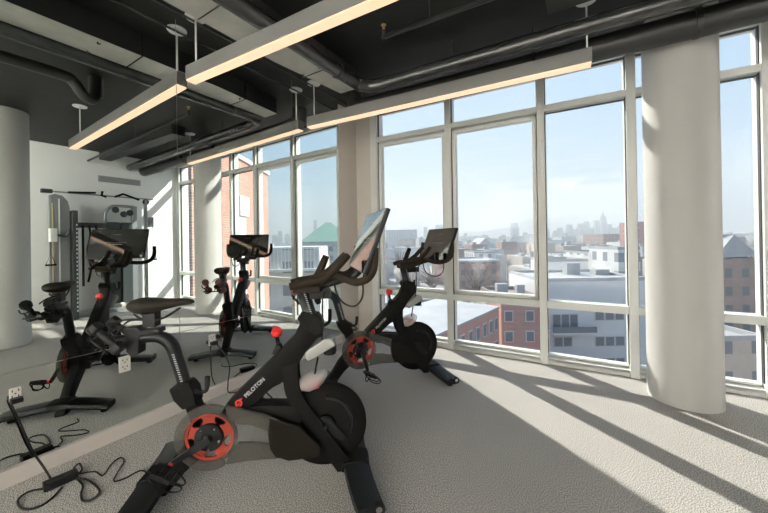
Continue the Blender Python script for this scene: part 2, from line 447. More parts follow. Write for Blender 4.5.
# ------------------------------------------------------------------ mirror panels, outlets
ys = [-3.19, -2.01, -0.94, 0.133, 1.207, 2.282, 2.988]
pos_words = ['leftmost of all, behind the camera', 'second from the back wall', 'left of the front bicycle outlet', 'behind the front exercise bike', 'behind the rear exercise bike', 'narrow one next to the window corner']
vis = {2: 'at the far left edge of the photo', 3: 'behind the front exercise bike', 4: 'in the middle, behind the far exercise bike', 5: 'narrow, next to the window corner'}
for i in range(6):
    a, c = ys[i], ys[i + 1]
    for lo, hi, wd in ((0.087, 0.558, 'low'), (0.562, ZC - 0.004, 'tall upper')):
        p = MB().box(XL - 0.008, XL, a + 0.0018, c - 0.0018, lo, hi).build('mirror_panel', M['mirror'])
        where = vis.get(i, 'beside the back wall' if i == 0 else 'second from the back wall')
        tag(p, '%s frameless wall mirror panel %s' % (wd, where), 'mirror', 'mirror panels on the left wall')
def outlet(y, where, k=1.0):
    t = thing('power_outlet', 'beige power outlet in the mirror, %s' % where, 'outlet', (XL, y, 0.445), 0, 'outlets in the mirror')
    MB().box(0, 0.006, -0.026 * k, 0.026 * k, -0.042 * k, 0.042 * k, 0.003).build('face_plate', M['outlet'], t)
    s = MB()
    for zc in (0.018 * k, -0.018 * k):
        for yy in (-0.011, 0.011): s.box(0.006, 0.0068, yy - 0.002, yy + 0.002, zc + 0.000, zc + 0.011)
        s.box(0.006, 0.0068, -0.003, 0.003, zc - 0.012, zc - 0.006)
    s.build('socket_slots', M['dark'], t)
outlet(0.42, 'nearest the camera, with a black plug', 0.8)
outlet(0.88, 'just left of the front seat post', 1.15)
outlet(1.44, 'farthest from the camera, with a thin cord')

# ------------------------------------------------------------------ ceiling services
d = thing('flat_duct', 'flat grey air duct running beside the mirror wall under the black ceiling', 'duct', (-1.945, -3.2, 2.61))
dp = [(-0.135, 0), (0.135, 0), (0.135, 5.68), (-0.06, 5.68), (-0.10, 5.30), (-0.135, 4.95)]
MB().prism(dp, 0.004, 0.175, 'z').build('duct_body', M['ductblack'], d)
MB().prism(dp, 0.0, 0.0038, 'z').build('duct_underside', M['duct'], d)
for yy in (0.9, 2.1, 3.3, 4.35, 5.25): MB().box(-0.137, 0.137, yy, yy + 0.008, -0.003, 0.174).build('duct_seam', M['pipe'], d)
for yy in (0.9, 2.7, 4.0, 5.1):
    for xx in (-0.10, 0.10): MB().tube([(xx, yy + .1, -0.004), (xx + 0.012, yy + .1, -0.016), (xx + 0.02, yy + .12, -0.004)], 0.004, 6).build('clip', M['blackpipe'], d)
d = thing('steel_pipe', 'dark steel pipe that runs along the flat duct and bends along the windows', 'pipe', (0, 0, 0))
MB().tube([(-1.742, -3.2, 2.60), (-1.742, 0.5, 2.60), (-1.742, 2.28, 2.60), (-1.735, 2.38, 2.60), (-1.68, 2.47, 2.595), (-1.57, 2.50, 2.592), (-1.3, 2.51, 2.59), (0.3, 2.60, 2.60), (2.3, 2.70, 2.60)], 0.056, 20, sub=10).build('pipe_run', M['pipe'], d)
for yy in (-1.5, 0.4, 1.55, 2.1): MB().lathe([(0.06, 0), (0.064, 0.004), (0.064, 0.03), (0.06, 0.034)], (-1.742, yy, 2.60), 'y', 20).build('pipe_collar', M['blackpipe'], d)
for xx, yy in ((-1.742, -1.2), (-1.742, 0.1), (-1.742, 1.7), (-0.9, 2.54), (0.7, 2.62)): MB().rod((xx, yy, 2.65), (xx, yy, ZC), 0.006, 8).build('hanger_rod', M['blackpipe'], d)
d = thing('drain_pipe', 'thick black pipe along the top of the windows under the ceiling', 'pipe', (0, 0, 0))
MB().tube([(-2.06, 2.77, 2.745), (-2.06, 2.77, 2.68), (-2.03, 2.772, 2.60), (-1.94, 2.775, 2.575), (-1.7, 2.785, 2.565), (0.0, 2.845, 2.555), (2.28, 2.925, 2.555)], 0.085, 22, sub=8).build('pipe_run', M['blackpipe'], d)
b = MB()
for xx in (-1.4, -0.35, 0.60, 1.6): MB().lathe([(0.087, 0), (0.091, 0.004), (0.091, 0.03), (0.087, 0.034)], (xx, 2.845 + .035 * xx, 2.555), 'x', 22).build('pipe_collar', M['blackpipe'], d)
for xx in (-0.35, 0.60):
    yy = 2.845 + .035 * xx
    MB().rod((xx + .016, yy - .097, 2.555), (xx + .016, yy - .097, ZC - 0.002), 0.006, 8).box(xx + .004, xx + .03, yy - .115, yy - .08, 2.545, 2.585, 0.003).build('clamp', M['steel'], d)
d = thing('waste_pipe', 'black pipe with a bent black hose, seen only in the mirror above the gym machine', 'pipe', (0, 0, 0))
MB().tube([(-1.10, -3.2, 2.655), (-1.10, 0.3, 2.655), (-1.10, 0.92, 2.655), (-1.09, 1.02, 2.63), (-1.07, 1.08, 2.56), (-1.02, 1.14, 2.54), (-0.97, 1.20, 2.58), (-0.95, 1.22, 2.79)], 0.045, 16, sub=8).build('pipe_run', M['blackpipe'], d)
b = MB()
for k in range(9):
    b.lathe([(0.04, 0), (0.06, 0.008), (0.04, 0.016)], (-0.95, 1.22, 2.60 + k * 0.02), 'z', 16)
b.build('hose', M['ductblack'], d)
MB().rod((-1.10, 0.5, 2.69), (-1.10, 0.5, ZC), 0.006, 8).build('hanger_rod', M['blackpipe'], d)
d = thing('sprinkler_pipe', 'thin black sprinkler pipe with an upright head hanging below the ceiling', 'pipe', (0, 0, 0))
MB().rod((-1.19, 1.955, 2.61), (2.3, 2.10, 2.61), 0.016, 12).ball((-1.19, 1.955, 2.61), 0.02, 12).rod((-1.19, 1.955, 2.61), (-1.19, 1.955, 2.66), 0.013, 10).build('pipe_run', M['blackpipe'], d)
MB().rod((-1.19, 1.955, 2.66), (-1.19, 1.955, 2.685), 0.009, 10).lathe([(0.004, 0), (0.018, 0.003), (0.018, 0.006), (0.004, 0.008)], (-1.19, 1.955, 2.69), 'z', 14).build('sprinkler_head', principled('brass', (0.7, 0.45, 0.2), 0.3, 0.8), d)
for xx in (-0.85, 0.3): MB().rod((xx, 1.955 + .0415 * (xx + 1.19), 2.62), (xx, 1.955 + .0415 * (xx + 1.19), ZC), 0.005, 8).build('hanger_rod', M['blackpipe'], d)
tag(MB().rod((-2.352, -3.2, 2.765), (-2.352, 3.2, 2.765), 0.008, 8).build('ceiling_conduit', M['pipe']), 'thin conduit fixed to the black ceiling close to the mirror wall', 'conduit')
tag(MB().box(-0.2, 2.3, 2.25, 2.42, 2.66, ZC, 0.005).build('ceiling_beam', M['ductblack']), 'black boxed beam under the ceiling in front of the windows', 'beam')

def pendant(name_label, y0, x0, x1, slope, rods, group='linear pendant lamps'):
    L = (x1 - x0)
    t = thing('linear_pendant', name_label, 'pendant lamp', (x0, y0, 2.34), math.atan(slope), group)
    MB().box(0, L, -0.036, 0.036, 0.012, 0.108, 0.002).build('housing', M['lampbody'], t)
    MB().box(0.004, L - 0.004, -0.032, 0.032, 0.0, 0.0118).build('diffuser', M['led'], t)
    for rx in rods:
        MB().rod((rx, 0, 0.108), (rx, 0, ZC - 2.34 - 0.012), 0.006, 10).build('rod', M['white'], t)
        MB().lathe([(0.062, -0.012), (0.066, -0.008), (0.066, 0.0)], (rx, 0, ZC - 2.34), 'z', 28).build('canopy', M['white'], t)
    return t
pendant('linear pendant lamp nearest the camera, over the front exercise bike', 1.275, -2.405, 0.36, 0.042, (0.07, 2.45))
pendant('linear pendant lamp farther from the camera, along the windows', 2.455, -2.405, 0.045, 0.060, (0.07, 2.425))
pendant('added unseen linear pendant lamp hanging behind the camera', -0.25, -1.5, 1.0, 0.042, (0.3, 2.2))  # added out of view to brighten the room, repeats the visible pendants
pendant('added unseen linear pendant lamp hanging near the back wall', -1.7, -1.5, 1.9, 0.042, (0.3, 3.1))  # second added pendant, unseen, also there for room brightness

def spotlight(label, x, y, aim, power=1.0):  # invented fixture out of view, added as fill light for the room
    t = thing('added_fill_spot', label, 'spotlight', (x, y, ZC), 0, 'added fill spotlights behind the camera')
    d = (Vector(aim) - Vector((x, y, ZC - 0.16))).normalized(); rot = d.to_track_quat('-Z', 'Y')
    MB().lathe([(0.045, -0.02), (0.05, -0.016), (0.05, 0.0)], (0, 0, 0), 'z', 24).build('mount', M['ductblack'], t)
    MB().rod((0, 0, -0.02), (0, 0, -0.12), 0.008, 10).build('stem', M['ductblack'], t)
    h = MB(); h.lathe([(0.0, 0.07), (0.04, 0.07), (0.048, 0.05), (0.05, -0.06), (0.046, -0.06), (0.042, 0.0), (0.0, 0.0)], (0, 0, 0), 'z', 24)
    h.bm.transform(Matrix.Translation((0, 0, -0.16)) @ rot.to_matrix().to_4x4()); h.build('lamp_head', M['ductblack'], t)
    ld = bpy.data.lights.new('spot', 'SPOT'); ld.energy = FILL_POWER * power; ld.spot_size = math.radians(95); ld.spot_blend = 0.8; ld.shadow_soft_size = 0.035; ld.color = (1.0, 0.965, 0.91)
    lo = bpy.data.objects.new('spot', ld); C.objects.link(lo); lo.parent = t; lo.location = Vector((0, 0, -0.16)) + d * 0.03; lo.rotation_euler = rot.to_euler()
spotlight('added black fill spotlight behind the camera, near the mirror wall', -1.6, -1.35, (-1.5, YB, 1.3))
spotlight('added black fill spotlight behind the camera, in the middle of the room', 0.0, -1.35, (0.0, YB, 1.3))
spotlight('added black fill spotlight behind the camera, near the right wall', 1.5, -1.35, (1.5, YB, 1.3))
spotlight('added black fill spotlight behind the camera, aimed along the right wall', 1.55, -0.7, (XR, 1.9, 1.5), 0.07)

# ------------------------------------------------------------------ exercise bikes
def text_mesh(body, size, extrude=0.0006, bold=0.0):
    cu = bpy.data.curves.new('lettering', 'FONT'); cu.body = body; cu.size = size; cu.extrude = extrude; cu.offset = bold
    tmp = bpy.data.objects.new('lettering', cu); C.objects.link(tmp)
    bpy.context.view_layer.update()
    me = bpy.data.meshes.new_from_object(tmp.evaluated_get(bpy.context.evaluated_depsgraph_get()))
    bpy.data.objects.remove(tmp); bpy.data.curves.remove(cu)
    return me
def mesh_child(name, me, m, parent, mat=None):
    me.materials.clear(); me.materials.append(m)
    o = bpy.data.objects.new(name, me); C.objects.link(o); o.parent = parent
    if mat is not None: me.transform(mat)
    return o
KS = 1.025
POSE = [None]                # a slight re-sizing of the side profile for the bike that stands at another angle
def G(s, z):
    if POSE[0] is None: return (s, z)
    (kx, ky, th0), (nx, ny, th1) = POSE[0]
    X, Y = kx + s * math.cos(th0), ky + s * math.sin(th0)
    lx_, ly_ = -math.sin(th1), math.cos(th1)
    u = (lx_ * nx + ly_ * ny) / (lx_ * X + ly_ * Y)
    return ((X * u - nx) * math.cos(th1) + (Y * u - ny) * math.sin(th1), 1.2 + (z - 1.2) * u)
def q(s, z): return G(0.150 + (s - 0.149) * KS, 1.2 + (z - 1.2) * KS)
BARTURN = [0.0]
def gm(L):
    out = []
    cx, cs, sn = G(0.15, 1.0)[0], math.cos(BARTURN[0]), math.sin(BARTURN[0])
    for a, b, c in L:
        a, c = G(a, c); a -= cx
        out.append((cx + a * cs - b * sn, a * sn + b * cs, c))
    return out
def ql(L): return [q(*p) for p in L]
def catmull(pts, sub=6):
    out = []
    n = len(pts)
    for i in range(n - 1):
        p0, p1, p2, p3 = [Vector(pts[max(0, min(n - 1, k))]) for k in (i - 1, i, i + 1, i + 2)]
        for k in range(sub):
            t = k / sub
            out.append(tuple(0.5 * ((2 * p1) + (p2 - p0) * t + (2 * p0 - 5 * p1 + 4 * p2 - p3) * t * t + (3 * p1 - p0 - 3 * p2 + p3) * t ** 3)))
    out.append(tuple(pts[-1]))
    return out
def arc(c, r, a0, a1, n=24):
    return [(c[0] + r * math.cos(math.radians(a0 + (a1 - a0) * k / n)), c[1] + r * math.sin(math.radians(a0 + (a1 - a0) * k / n))) for k in range(n + 1)]

def make_bike(label, loc, theta, skew, crank_deg, screen_at, screen_turn, dumb_labels, dumb_mat, knob_t):
    BARTURN[0] = math.radians(screen_turn)
    t = thing('exercise_bike', label, 'exercise bike', loc, math.radians(theta), 'black exercise bikes')
    crank = q(-0.275, 0.338)
    # ---- frame: one welded piece
    f = MB()
    diag = ql([(-0.305, 0.345), (-0.235, 0.43), (-0.215, 0.462), (0.007, 0.668), (0.085, 0.74), (0.113, 0.80), (0.115, 0.852), (0.160, 0.845), (0.207, 0.797), (0.218, 0.745), (0.150, 0.675), (0.098, 0.60), (0.060, 0.545), (0.02, 0.522), (-0.018, 0.505), (-0.085, 0.452), (-0.16, 0.405), (-0.24, 0.31)])
    f.prism(diag, -0.040, 0.040, 'y', 0.010)
    for s in (-1, 1):
        a, c = (0.020, 0.040) if s > 0 else (-0.041, -0.020)
        fork = ql(catmull([(0.03, 0.60), (0.032, 0.53), (0.051, 0.445), (0.118, 0.327), (0.193, 0.203), (0.282, 0.060)], 4) + [(0.375, 0.060)] + catmull([(0.262, 0.230), (0.192, 0.340), (0.122, 0.455), (0.102, 0.54), (0.102, 0.62)], 4))
        f.prism(fork, a, c, 'y', 0.008)
        bar = ql([(-0.20, 0.43), (-0.149, 0.439), (-0.02, 0.428), (0.085, 0.412), (0.125, 0.36), (0.105, 0.316), (0.0, 0.345), (-0.10, 0.385), (-0.19, 0.39)])
        f.prism(bar, *((0.019, 0.040) if s > 0 else (-0.044, -0.019)), 'y', 0.008)
    f.prism(ql([(-0.425, 0.572), (-0.372, 0.575), (-0.335, 0.45), (-0.235, 0.36), (-0.235, 0.29), (-0.30, 0.265), (-0.34, 0.30), (-0.378, 0.42)]), -0.034, 0.034, 'y', 0.010)
    f.prism(ql([(-0.345, 0.345), (-0.25, 0.30), (-0.29, 0.255), (-0.40, 0.165), (-0.475, 0.075), (-0.56, 0.06), (-0.52, 0.13), (-0.43, 0.26)]), -0.030, 0.030, 'y', 0.010)
    f.lathe([(0.066, -0.045), (0.07, -0.04), (0.07, 0.04), (0.066, 0.045)], (crank[0], 0, crank[1]), 'y', 28)
    fr = f.build('frame', M['bike'], t, 35)
    # lettering on the right flank of the slanted tube
    p0 = q(-0.130, 0.476); p1 = q(-0.048, 0.549)
    ang = math.atan2(p1[1] - p0[1], p1[0] - p0[0])
    me = text_mesh('PELOTON', 1.0, 0.0, 0.012)
    w = max(v.co.x for v in me.vertices) - min(v.co.x for v in me.vertices)
    sc = math.dist(p0, p1) / w
    me.transform(Matrix.Scale(sc, 4))
    B = Matrix(((math.cos(ang), -math.sin(ang), 0, p0[0]), (0, 0, -1, -0.0412), (math.sin(ang), math.cos(ang), 0, p0[1]), (0, 0, 0, 1)))
    mesh_child('brand_lettering', me, M['letter'], fr, B)
    lg = MB(); c0 = q(-0.163, 0.452); R = 0.0135
    lg.tube([(c0[0] + R * math.cos(math.radians(a)), -0.0412, c0[1] + 0.004 + R * math.sin(math.radians(a))) for a in range(-70, 235, 20)], 0.0042, 8, smooth=False)
    lg.rod((c0[0] - 0.020, -0.0412, c0[1] - 0.020), (c0[0] + 0.004, -0.0412, c0[1] + 0.006), 0.0042, 8).rod((c0[0] + 0.004, -0.0412, c0[1] + 0.020), (c0[0] + 0.016, -0.0412, c0[1] + 0.026), 0.0038, 8)
    lg.build('brand_emblem', M['letterred'], fr)
    # ---- stabilizers
    for nm, s, wid, sweep in (('front_stabilizer', 0.378, 0.30, 0.03), ('rear_stabilizer', -0.530, 0.31, -0.03)):
        b = MB(); rings = []
        for k in range(13):
            u = -1 + 2 * k / 12
            yy = u * wid; hz = 0.078 - 0.030 * abs(u) ** 1.3; hw = 0.066 - 0.004 * abs(u); ss = s + sweep * u * u
            prof = [(-hw, -0.010), (-hw * 0.92, 0.012), (-hw * 0.45, 0.020), (hw * 0.45, 0.020), (hw * 0.92, 0.012), (hw, -0.010), (hw * 0.8, -0.026), (-hw * 0.8, -0.026)]
            rings.append([(ss + px, yy, hz + pz) for px, pz in prof])
        SK = Matrix.Translation((G(s, 0)[0], 0, 0)) @ Matrix.Rotation(math.radians(skew), 4, 'Z') @ Matrix.Translation((-s, 0, 0))
        b.loft(rings, False); b.bm.transform(SK)
        so_ = b.build(nm, M['bikegloss'], t, 50)
        for sg in (-1, 1):
            b = MB().lathe([(0.020, 0.0), (0.024, 0.004), (0.018, 0.018), (0.010, 0.034)], (s + sweep * .8, sg * wid * 0.86, 0.0), 'z', 18); b.bm.transform(SK); b.build('levelling_foot', M['rubber'], so_)
            if nm == 'front_stabilizer':
                b = MB().lathe([(0.016, 0), (0.026, 0.003), (0.026, 0.018), (0.016, 0.021)], (s + 0.062, sg * wid - (0.021 if sg > 0 else 0), 0.048), 'y', 20); b.bm.transform(SK); b.build('transport_wheel', M['rubber'], so_)
                b = MB().lathe([(0.004, 0), (0.014, 0.001), (0.014, 0.003)], (s + 0.062, sg * wid + (0.0005 if sg > 0 else -0.0035), 0.048), 'y', 16); b.bm.transform(SK); b.build('wheel_cap', M['chrome'], so_)
    # ---- clamps where the legs meet the stabilizers
    for s_, hw_ in ((0.378, 0.071), (-0.530, 0.071)):
        c_ = G(s_, 0)[0]
        MB().prism([(c_ - hw_, 0.055), (c_ - hw_ + 0.01, 0.094), (c_ - 0.03, 0.102), (c_ + 0.03, 0.102), (c_ + hw_ - 0.01, 0.094), (c_ + hw_, 0.055)], -0.058, 0.058, 'y', 0.004).build('stabilizer_clamp', M['bike'], t)
    # ---- flywheel
    fw = q(0.226, 0.291); R = 0.205
    w_ = MB().lathe([(R - 0.004, -0.013), (R, -0.010), (R, 0.010), (R - 0.004, 0.013), (R - 0.035, 0.013), (R - 0.04, 0.007), (0.125, 0.007), (0.12, 0.012), (0.05, 0.014), (0.045, 0.024), (0.0, 0.024)], (fw[0], 0, fw[1]), 'y', 64)
    w_.lathe([(R - 0.004, 0.0128), (R - 0.004, -0.013), (R - 0.035, -0.013), (R - 0.04, -0.007), (0.125, -0.007), (0.12, -0.012), (0.05, -0.014), (0.045, -0.024), (0.0, -0.024)], (fw[0], 0, fw[1]), 'y', 64)
    fwo = w_.build('flywheel', M['bike'], t, 30)
    MB().lathe([(0.135, -0.0078), (0.155, -0.0078), (0.155, -0.0072), (0.135, -0.0072)], (fw[0], 0, fw[1]), 'y', 56).build('flywheel_ring', M['steel'], fwo)
    MB().lathe([(0.0, -0.046), (0.010, -0.046), (0.012, -0.043), (0.012, 0.043), (0.010, 0.046), (0.0, 0.046)], (fw[0], 0, fw[1]), 'y', 24).build('flywheel_hub', M['bikegloss'], fwo)
    # slim mudguard over the flywheel's inner side
    MB().tube([(fw[0] + 0.135 * math.cos(math.radians(a)), -0.02, fw[1] + 0.135 * math.sin(math.radians(a))) for a in range(-20, 100, 12)], 0.010, 8).build('brake_arc', M['bikegloss'], fwo)
    # ---- belt guard: ring, two arms, dark end (right side)
    y0, y1 = -0.086, -0.066
    g = MB()
    ro, ri = 0.150, 0.112
    outer = arc(crank, ro, 62, 298, 40); inner = arc(crank, ri, 298, 62, 40)
    g.prism(outer + inner, y0, y1, 'y')
    up = ql([(-0.205, 0.468), (-0.12, 0.436), (0.0, 0.39), (0.066, 0.335), (0.0, 0.318), (-0.10, 0.372), (-0.155, 0.383), (-0.195, 0.412)])
    lo = ql([(-0.205, 0.212), (-0.10, 0.213), (0.06, 0.20), (0.19, 0.187), (0.20, 0.245), (0.0, 0.262), (-0.10, 0.288), (-0.155, 0.295), (-0.195, 0.262)])
    g.prism(up, y0, y1, 'y').prism(lo, y0, y1, 'y')
    g.prism(arc(crank, ri, 62, -62, 30) + arc(crank, ro - 0.025, -62, 62, 30), y0, y1, 'y')
    g.build('belt_guard', M['guard'], t)
    MB().prism(ql([(-0.02, 0.392), (0.066, 0.352), (0.105, 0.338), (0.205, 0.225), (0.200, 0.180), (0.06, 0.185), (0.0, 0.215), (-0.02, 0.255), (-0.028, 0.318)]), y0 - 0.003, y1 - 0.002, 'y', 0.004).build('guard_end', M['guarddark'], t)
    MB().prism(ql([(0.20, 0.335), (0.245, 0.322), (0.325, 0.225), (0.312, 0.205), (0.25, 0.235)]), -0.030, -0.022, 'y', 0.003).build('flywheel_cover', M['bikegloss'], t)
    # ---- chainring and cranks
    cr = MB()
    ya = -0.066
    cr.prism(arc(crank, 0.112, 0, 360, 60)[:-1] , ya + 0.002, ya + 0.006, 'y') if False else None
    outer = arc(crank, 0.110, 0, 359.99, 60); inner = arc(crank, 0.097, 359.99, 0, 60)
    cr.prism(outer[:-1] + [outer[-1]] + inner[:-1] + [inner[-1]], ya - 0.008, ya + 0.004, 'y')
    for k in range(5):
        a = 72 * k + 20
        cr.prism([(crank[0] + rr * math.cos(math.radians(a + da)), crank[1] + rr * math.sin(math.radians(a + da))) for rr, da in ((0.04, -30), (0.066, -28), (0.082, -17), (0.099, -20), (0.099, 20), (0.082, 17), (0.066, 28), (0.04, 30))], ya - 0.007, ya + 0.003, 'y')
    ch = cr.build('chainring', M['ring'], t)
    hub = MB().lathe([(0.0, -0.096), (0.016, -0.096), (0.020, -0.090), (0.060, -0.088), (0.064, -0.084), (0.064, -0.06), (0.0, -0.06)], (crank[0], 0, crank[1]), 'y', 36).build('chainring_hub', M['bikegloss'], ch, 30)
    for k in range(5):
        a = math.radians(72 * k + 55)
        MB().lathe([(0.0, -0.0915), (0.0048, -0.0915), (0.0055, -0.088)], (crank[0] + 0.050 * math.cos(a), 0, crank[1] + 0.050 * math.sin(a)), 'y', 10).build('bolt', M['chrome'], ch)
    for sg, dg in ((-1, crank_deg), (1, crank_deg + 180)):
        a = math.radians(dg); dx, dz = math.cos(a), math.sin(a)
        L = 0.17; yy = 0.105 * sg
        px_, pz_ = crank[0] + dx * L, crank[1] + dz * L
        arm = MB()
        nx, nz = -dz, dx
        def pt(l, w): return (crank[0] + dx * l + nx * w, crank[1] + dz * l + nz * w)
        arm.prism([pt(-0.02, 0.012), pt(0.02, 0.017), pt(L - 0.01, 0.012), pt(L + 0.014, 0.008), pt(L + 0.014, -0.008), pt(L - 0.01, -0.012), pt(0.02, -0.017), pt(-0.02, -0.012)], min(yy, yy + sg * 0.016), max(yy, yy + sg * 0.016), 'y', 0.003)
        arm.rod((crank[0], 0.05 * sg, crank[1]), (crank[0], yy, crank[1]), 0.016, 14)
        ao = arm.build('crank_arm', M['bikegloss'], t)
        MB().rod((px_, yy, pz_), (px_, yy + sg * 0.030, pz_), 0.010, 12).build('pedal_axle', M['red'] if sg < 0 else M['steel'], ao)
        pc = yy + sg * 0.072
        b = MB()
        tilt = Matrix.Translation((px_, pc, pz_)) @ Matrix.Rotation(math.radians(28), 4, 'Y')
        b.box(-0.045, -0.033, -0.036, 0.036, -0.010, 0.010, 0.003, tilt).box(0.033, 0.045, -0.036, 0.036, -0.010, 0.010, 0.003, tilt)
        b.box(-0.045, 0.045, -0.036, -0.026, -0.010, 0.010, 0.003, tilt).box(-0.045, 0.045, 0.026, 0.036, -0.010, 0.010, 0.003, tilt)
        b.box(-0.014, 0.014, -0.036, 0.036, -0.013, 0.013, 0.004, tilt).box(-0.06, -0.045, -0.022, 0.022, -0.003, 0.003, 0.001, tilt)
        po = b.build('pedal', M['ironblk'], ao)
        cage = MB()
        def tp(x, y, z): return tuple(tilt @ Vector((x, y, z)))
        for yy2 in (-0.033, 0.033):
            cage.tube([tp(-0.05, yy2, -0.008), tp(0.02, yy2, -0.038), tp(0.085, yy2 * 0.6, -0.034), tp(0.095, yy2 * 0.5, -0.010), tp(0.045, yy2, 0.0)], 0.0035, 6)
        cage.tube([tp(-0.01, -0.036, -0.01), tp(-0.01, -0.02, -0.05), tp(-0.01, 0.02, -0.05), tp(-0.01, 0.036, -0.01)], 0.004, 6)
        cage.build('toe_cage', M['rubber'], ao)
    # ---- seat post, slider, saddle
    def v3(s, z, y=0.0): a_ = q(s, z); return (a_[0], y, a_[1])
    post = MB().tube([v3(-0.70, 0.772), v3(-0.60, 0.776), v3(-0.53, 0.781), v3(-0.485, 0.770), v3(-0.452, 0.735), v3(-0.432, 0.67), v3(-0.392, 0.52)], [0.024, 0.026, 0.027, 0.029, 0.030, 0.029, 0.029], 18, sub=6)
    po = post.build('seat_post', M['bikegloss'], t)
    sc_ = MB()
    for k in range(14):
        u = k / 13; s_ = -0.434 + 0.035 * u; z_ = 0.70 - 0.13 * u
        a_ = q(s_, z_); sc_.box(a_[0] - 0.006, a_[0] + 0.006, -0.0312, -0.0296, a_[1] - 0.0012, a_[1] + 0.0012)
    sc_.build('post_scale', M['letter'], po)
    MB().prism(ql([(-0.448, 0.553), (-0.372, 0.566), (-0.352, 0.535), (-0.340, 0.47), (-0.395, 0.455), (-0.43, 0.50)]), -0.044, 0.044, 'y', 0.008).build('post_collar', M['bike'], t)
    lv = MB().rod(v3(-0.375, 0.528, -0.02), v3(-0.315, 0.520, -0.03), 0.010, 10)
    lv.tube([v3(-0.320, 0.520, -0.03), v3(-0.300, 0.530, -0.035), v3(-0.294, 0.560, -0.04), v3(-0.292, 0.592, -0.04)], [0.008, 0.010, 0.012, 0.012], 12)
    lv.build('post_lever', M['rubber'], t)
    MB().prism(ql([(-0.622, 0.832), (-0.575, 0.832), (-0.560, 0.815), (-0.490, 0.82), (-0.485, 0.80), (-0.565, 0.79), (-0.568, 0.715), (-0.60, 0.705), (-0.615, 0.73)]), -0.030, 0.030, 'y', 0.006).build('saddle_clamp', M['steel'], t)
    rl = MB()
    for sg in (-1, 1):
        rl.tube([v3(-0.59, 0.888, sg * 0.02), v3(-0.55, 0.862, sg * 0.022), v3(-0.49, 0.858, sg * 0.02), v3(-0.42, 0.900, sg * 0.008)], 0.0045, 8)
    rl.box(*[v3(-0.555, 0)[0], v3(-0.505, 0)[0]], -0.026, 0.026, q(0, 0.812)[1], q(0, 0.876)[1], 0.004)
    sad = []
    for s_, hw, zt, zb in ((-0.612, 0.035, 0.918, 0.900), (-0.600, 0.060, 0.940, 0.885), (-0.567, 0.074, 0.946, 0.870), (-0.525, 0.070, 0.942, 0.868), (-0.478, 0.048, 0.937, 0.882), (-0.43, 0.030, 0.937, 0.898), (-0.388, 0.024, 0.937, 0.902), (-0.366, 0.018, 0.930, 0.905), (-0.358, 0.008, 0.921, 0.911)):
        sp, ztp, zbp = q(s_, 0)[0], q(0, zt)[1], q(0, zb)[1]
        ring = []
        for k in range(16):
            a = 2 * PI * k / 16; cx, sx = math.cos(a), math.sin(a)
            yv = hw * math.copysign(abs(cx) ** 0.8, cx)
            zv = (ztp + zbp) / 2 + (ztp - zbp) / 2 * math.copysign(abs(sx) ** 0.7, sx)
            if sx < 0: yv *= 0.92; zv += (1 - abs(cx)) * 0.004
            ring.append((sp, yv, zv))
        sad.append(ring)
    sd = MB().loft(sad).build('saddle', M['saddle'], t, None, 1)
    rl.build('saddle_rail', M['steel'], sd)
    # weight holder behind the saddle
    wh = MB()
    for sg in (-1, 1):
        yc = sg * 0.062 - 0.015
        for e in (-0.03, 0.03):
            wh.tube([(-0.735 + e - 0.02, yc - 0.03, 0.755 - e), (-0.735 + e - 0.035, yc - 0.012, 0.735 - e), (-0.735 + e - 0.035, yc + 0.012, 0.735 - e), (-0.735 + e - 0.02, yc + 0.03, 0.755 - e)], 0.004, 6)
        wh.rod((-0.80, yc, 0.765), (-0.73, yc, 0.700), 0.005, 6)
    wh.rod((-0.765, -0.10, 0.725), (-0.765, 0.07, 0.725), 0.006, 8)
    wh.tube([(-0.60, -0.012, 0.835), (-0.70, -0.012, 0.835), (-0.775, -0.012, 0.815)], 0.0045, 6).tube([(-0.60, 0.012, 0.822), (-0.70, 0.012, 0.822), (-0.765, 0.0, 0.73)], 0.0045, 6)
    wh.build('weight_holder', M['steel'], t)
    # ---- handlebar post and bars
    MB().tube([v3(0.190, 0.72), v3(0.165, 0.80), v3(0.124, 0.955)], [0.033, 0.033, 0.031], 18, smooth=False).build('handlebar_post', M['bikegloss'], t)
    sc2 = MB()
    for k in range(12):
        u = k / 11; a_ = q(0.161 - 0.030 * u, 0.845 + 0.10 * u); sc2.box(a_[0] + 0.0, a_[0] + 0.010, -0.0345, -0.0325, a_[1] - 0.0012, a_[1] + 0.0012)
    sc2.build('post_scale', M['letter'], t)
    MB().prism(ql([(0.100, 0.828), (0.128, 0.855), (0.200, 0.836), (0.222, 0.80), (0.222, 0.742), (0.19, 0.73), (0.12, 0.79)]), -0.046, 0.046, 'y', 0.009).build('head_collar', M['bike'], t)
    MB().tube([v3(0.215, 0.765, 0.02), v3(0.245, 0.775, 0.055), v3(0.250, 0.80, 0.06), v3(0.250, 0.84, 0.06)], [0.008, 0.009, 0.010, 0.010], 10).build('head_lever', M['rubber'], t)
    hb = MB()
    r_ = 0.0205
    for sg in (-1, 1):
        T = 0.075
        hb.tube(gm([(0.066, sg * T, 0.980), (0.13, sg * T, 0.991), (0.215, sg * T, 1.006), (0.275, sg * T, 1.046), (0.318, sg * T, 1.088), (0.350, sg * T * .9, 1.120)]), [0.017, 0.0185, 0.0185, 0.018, 0.0175, 0.016], 14)
        hb.tube(gm([(0.20, sg * 0.05, 0.985), (0.25, sg * 0.058, 1.010), (0.298, sg * 0.08, 1.018), (0.335, sg * 0.13, 1.003), (0.371, sg * 0.20, 0.999), (0.413, sg * 0.25, 1.019), (0.439, sg * 0.272, 1.069), (0.447, sg * 0.272, 1.16)]), [0.015, 0.016, 0.017, 0.0175, 0.018, 0.018, 0.018, 0.0165], 14)
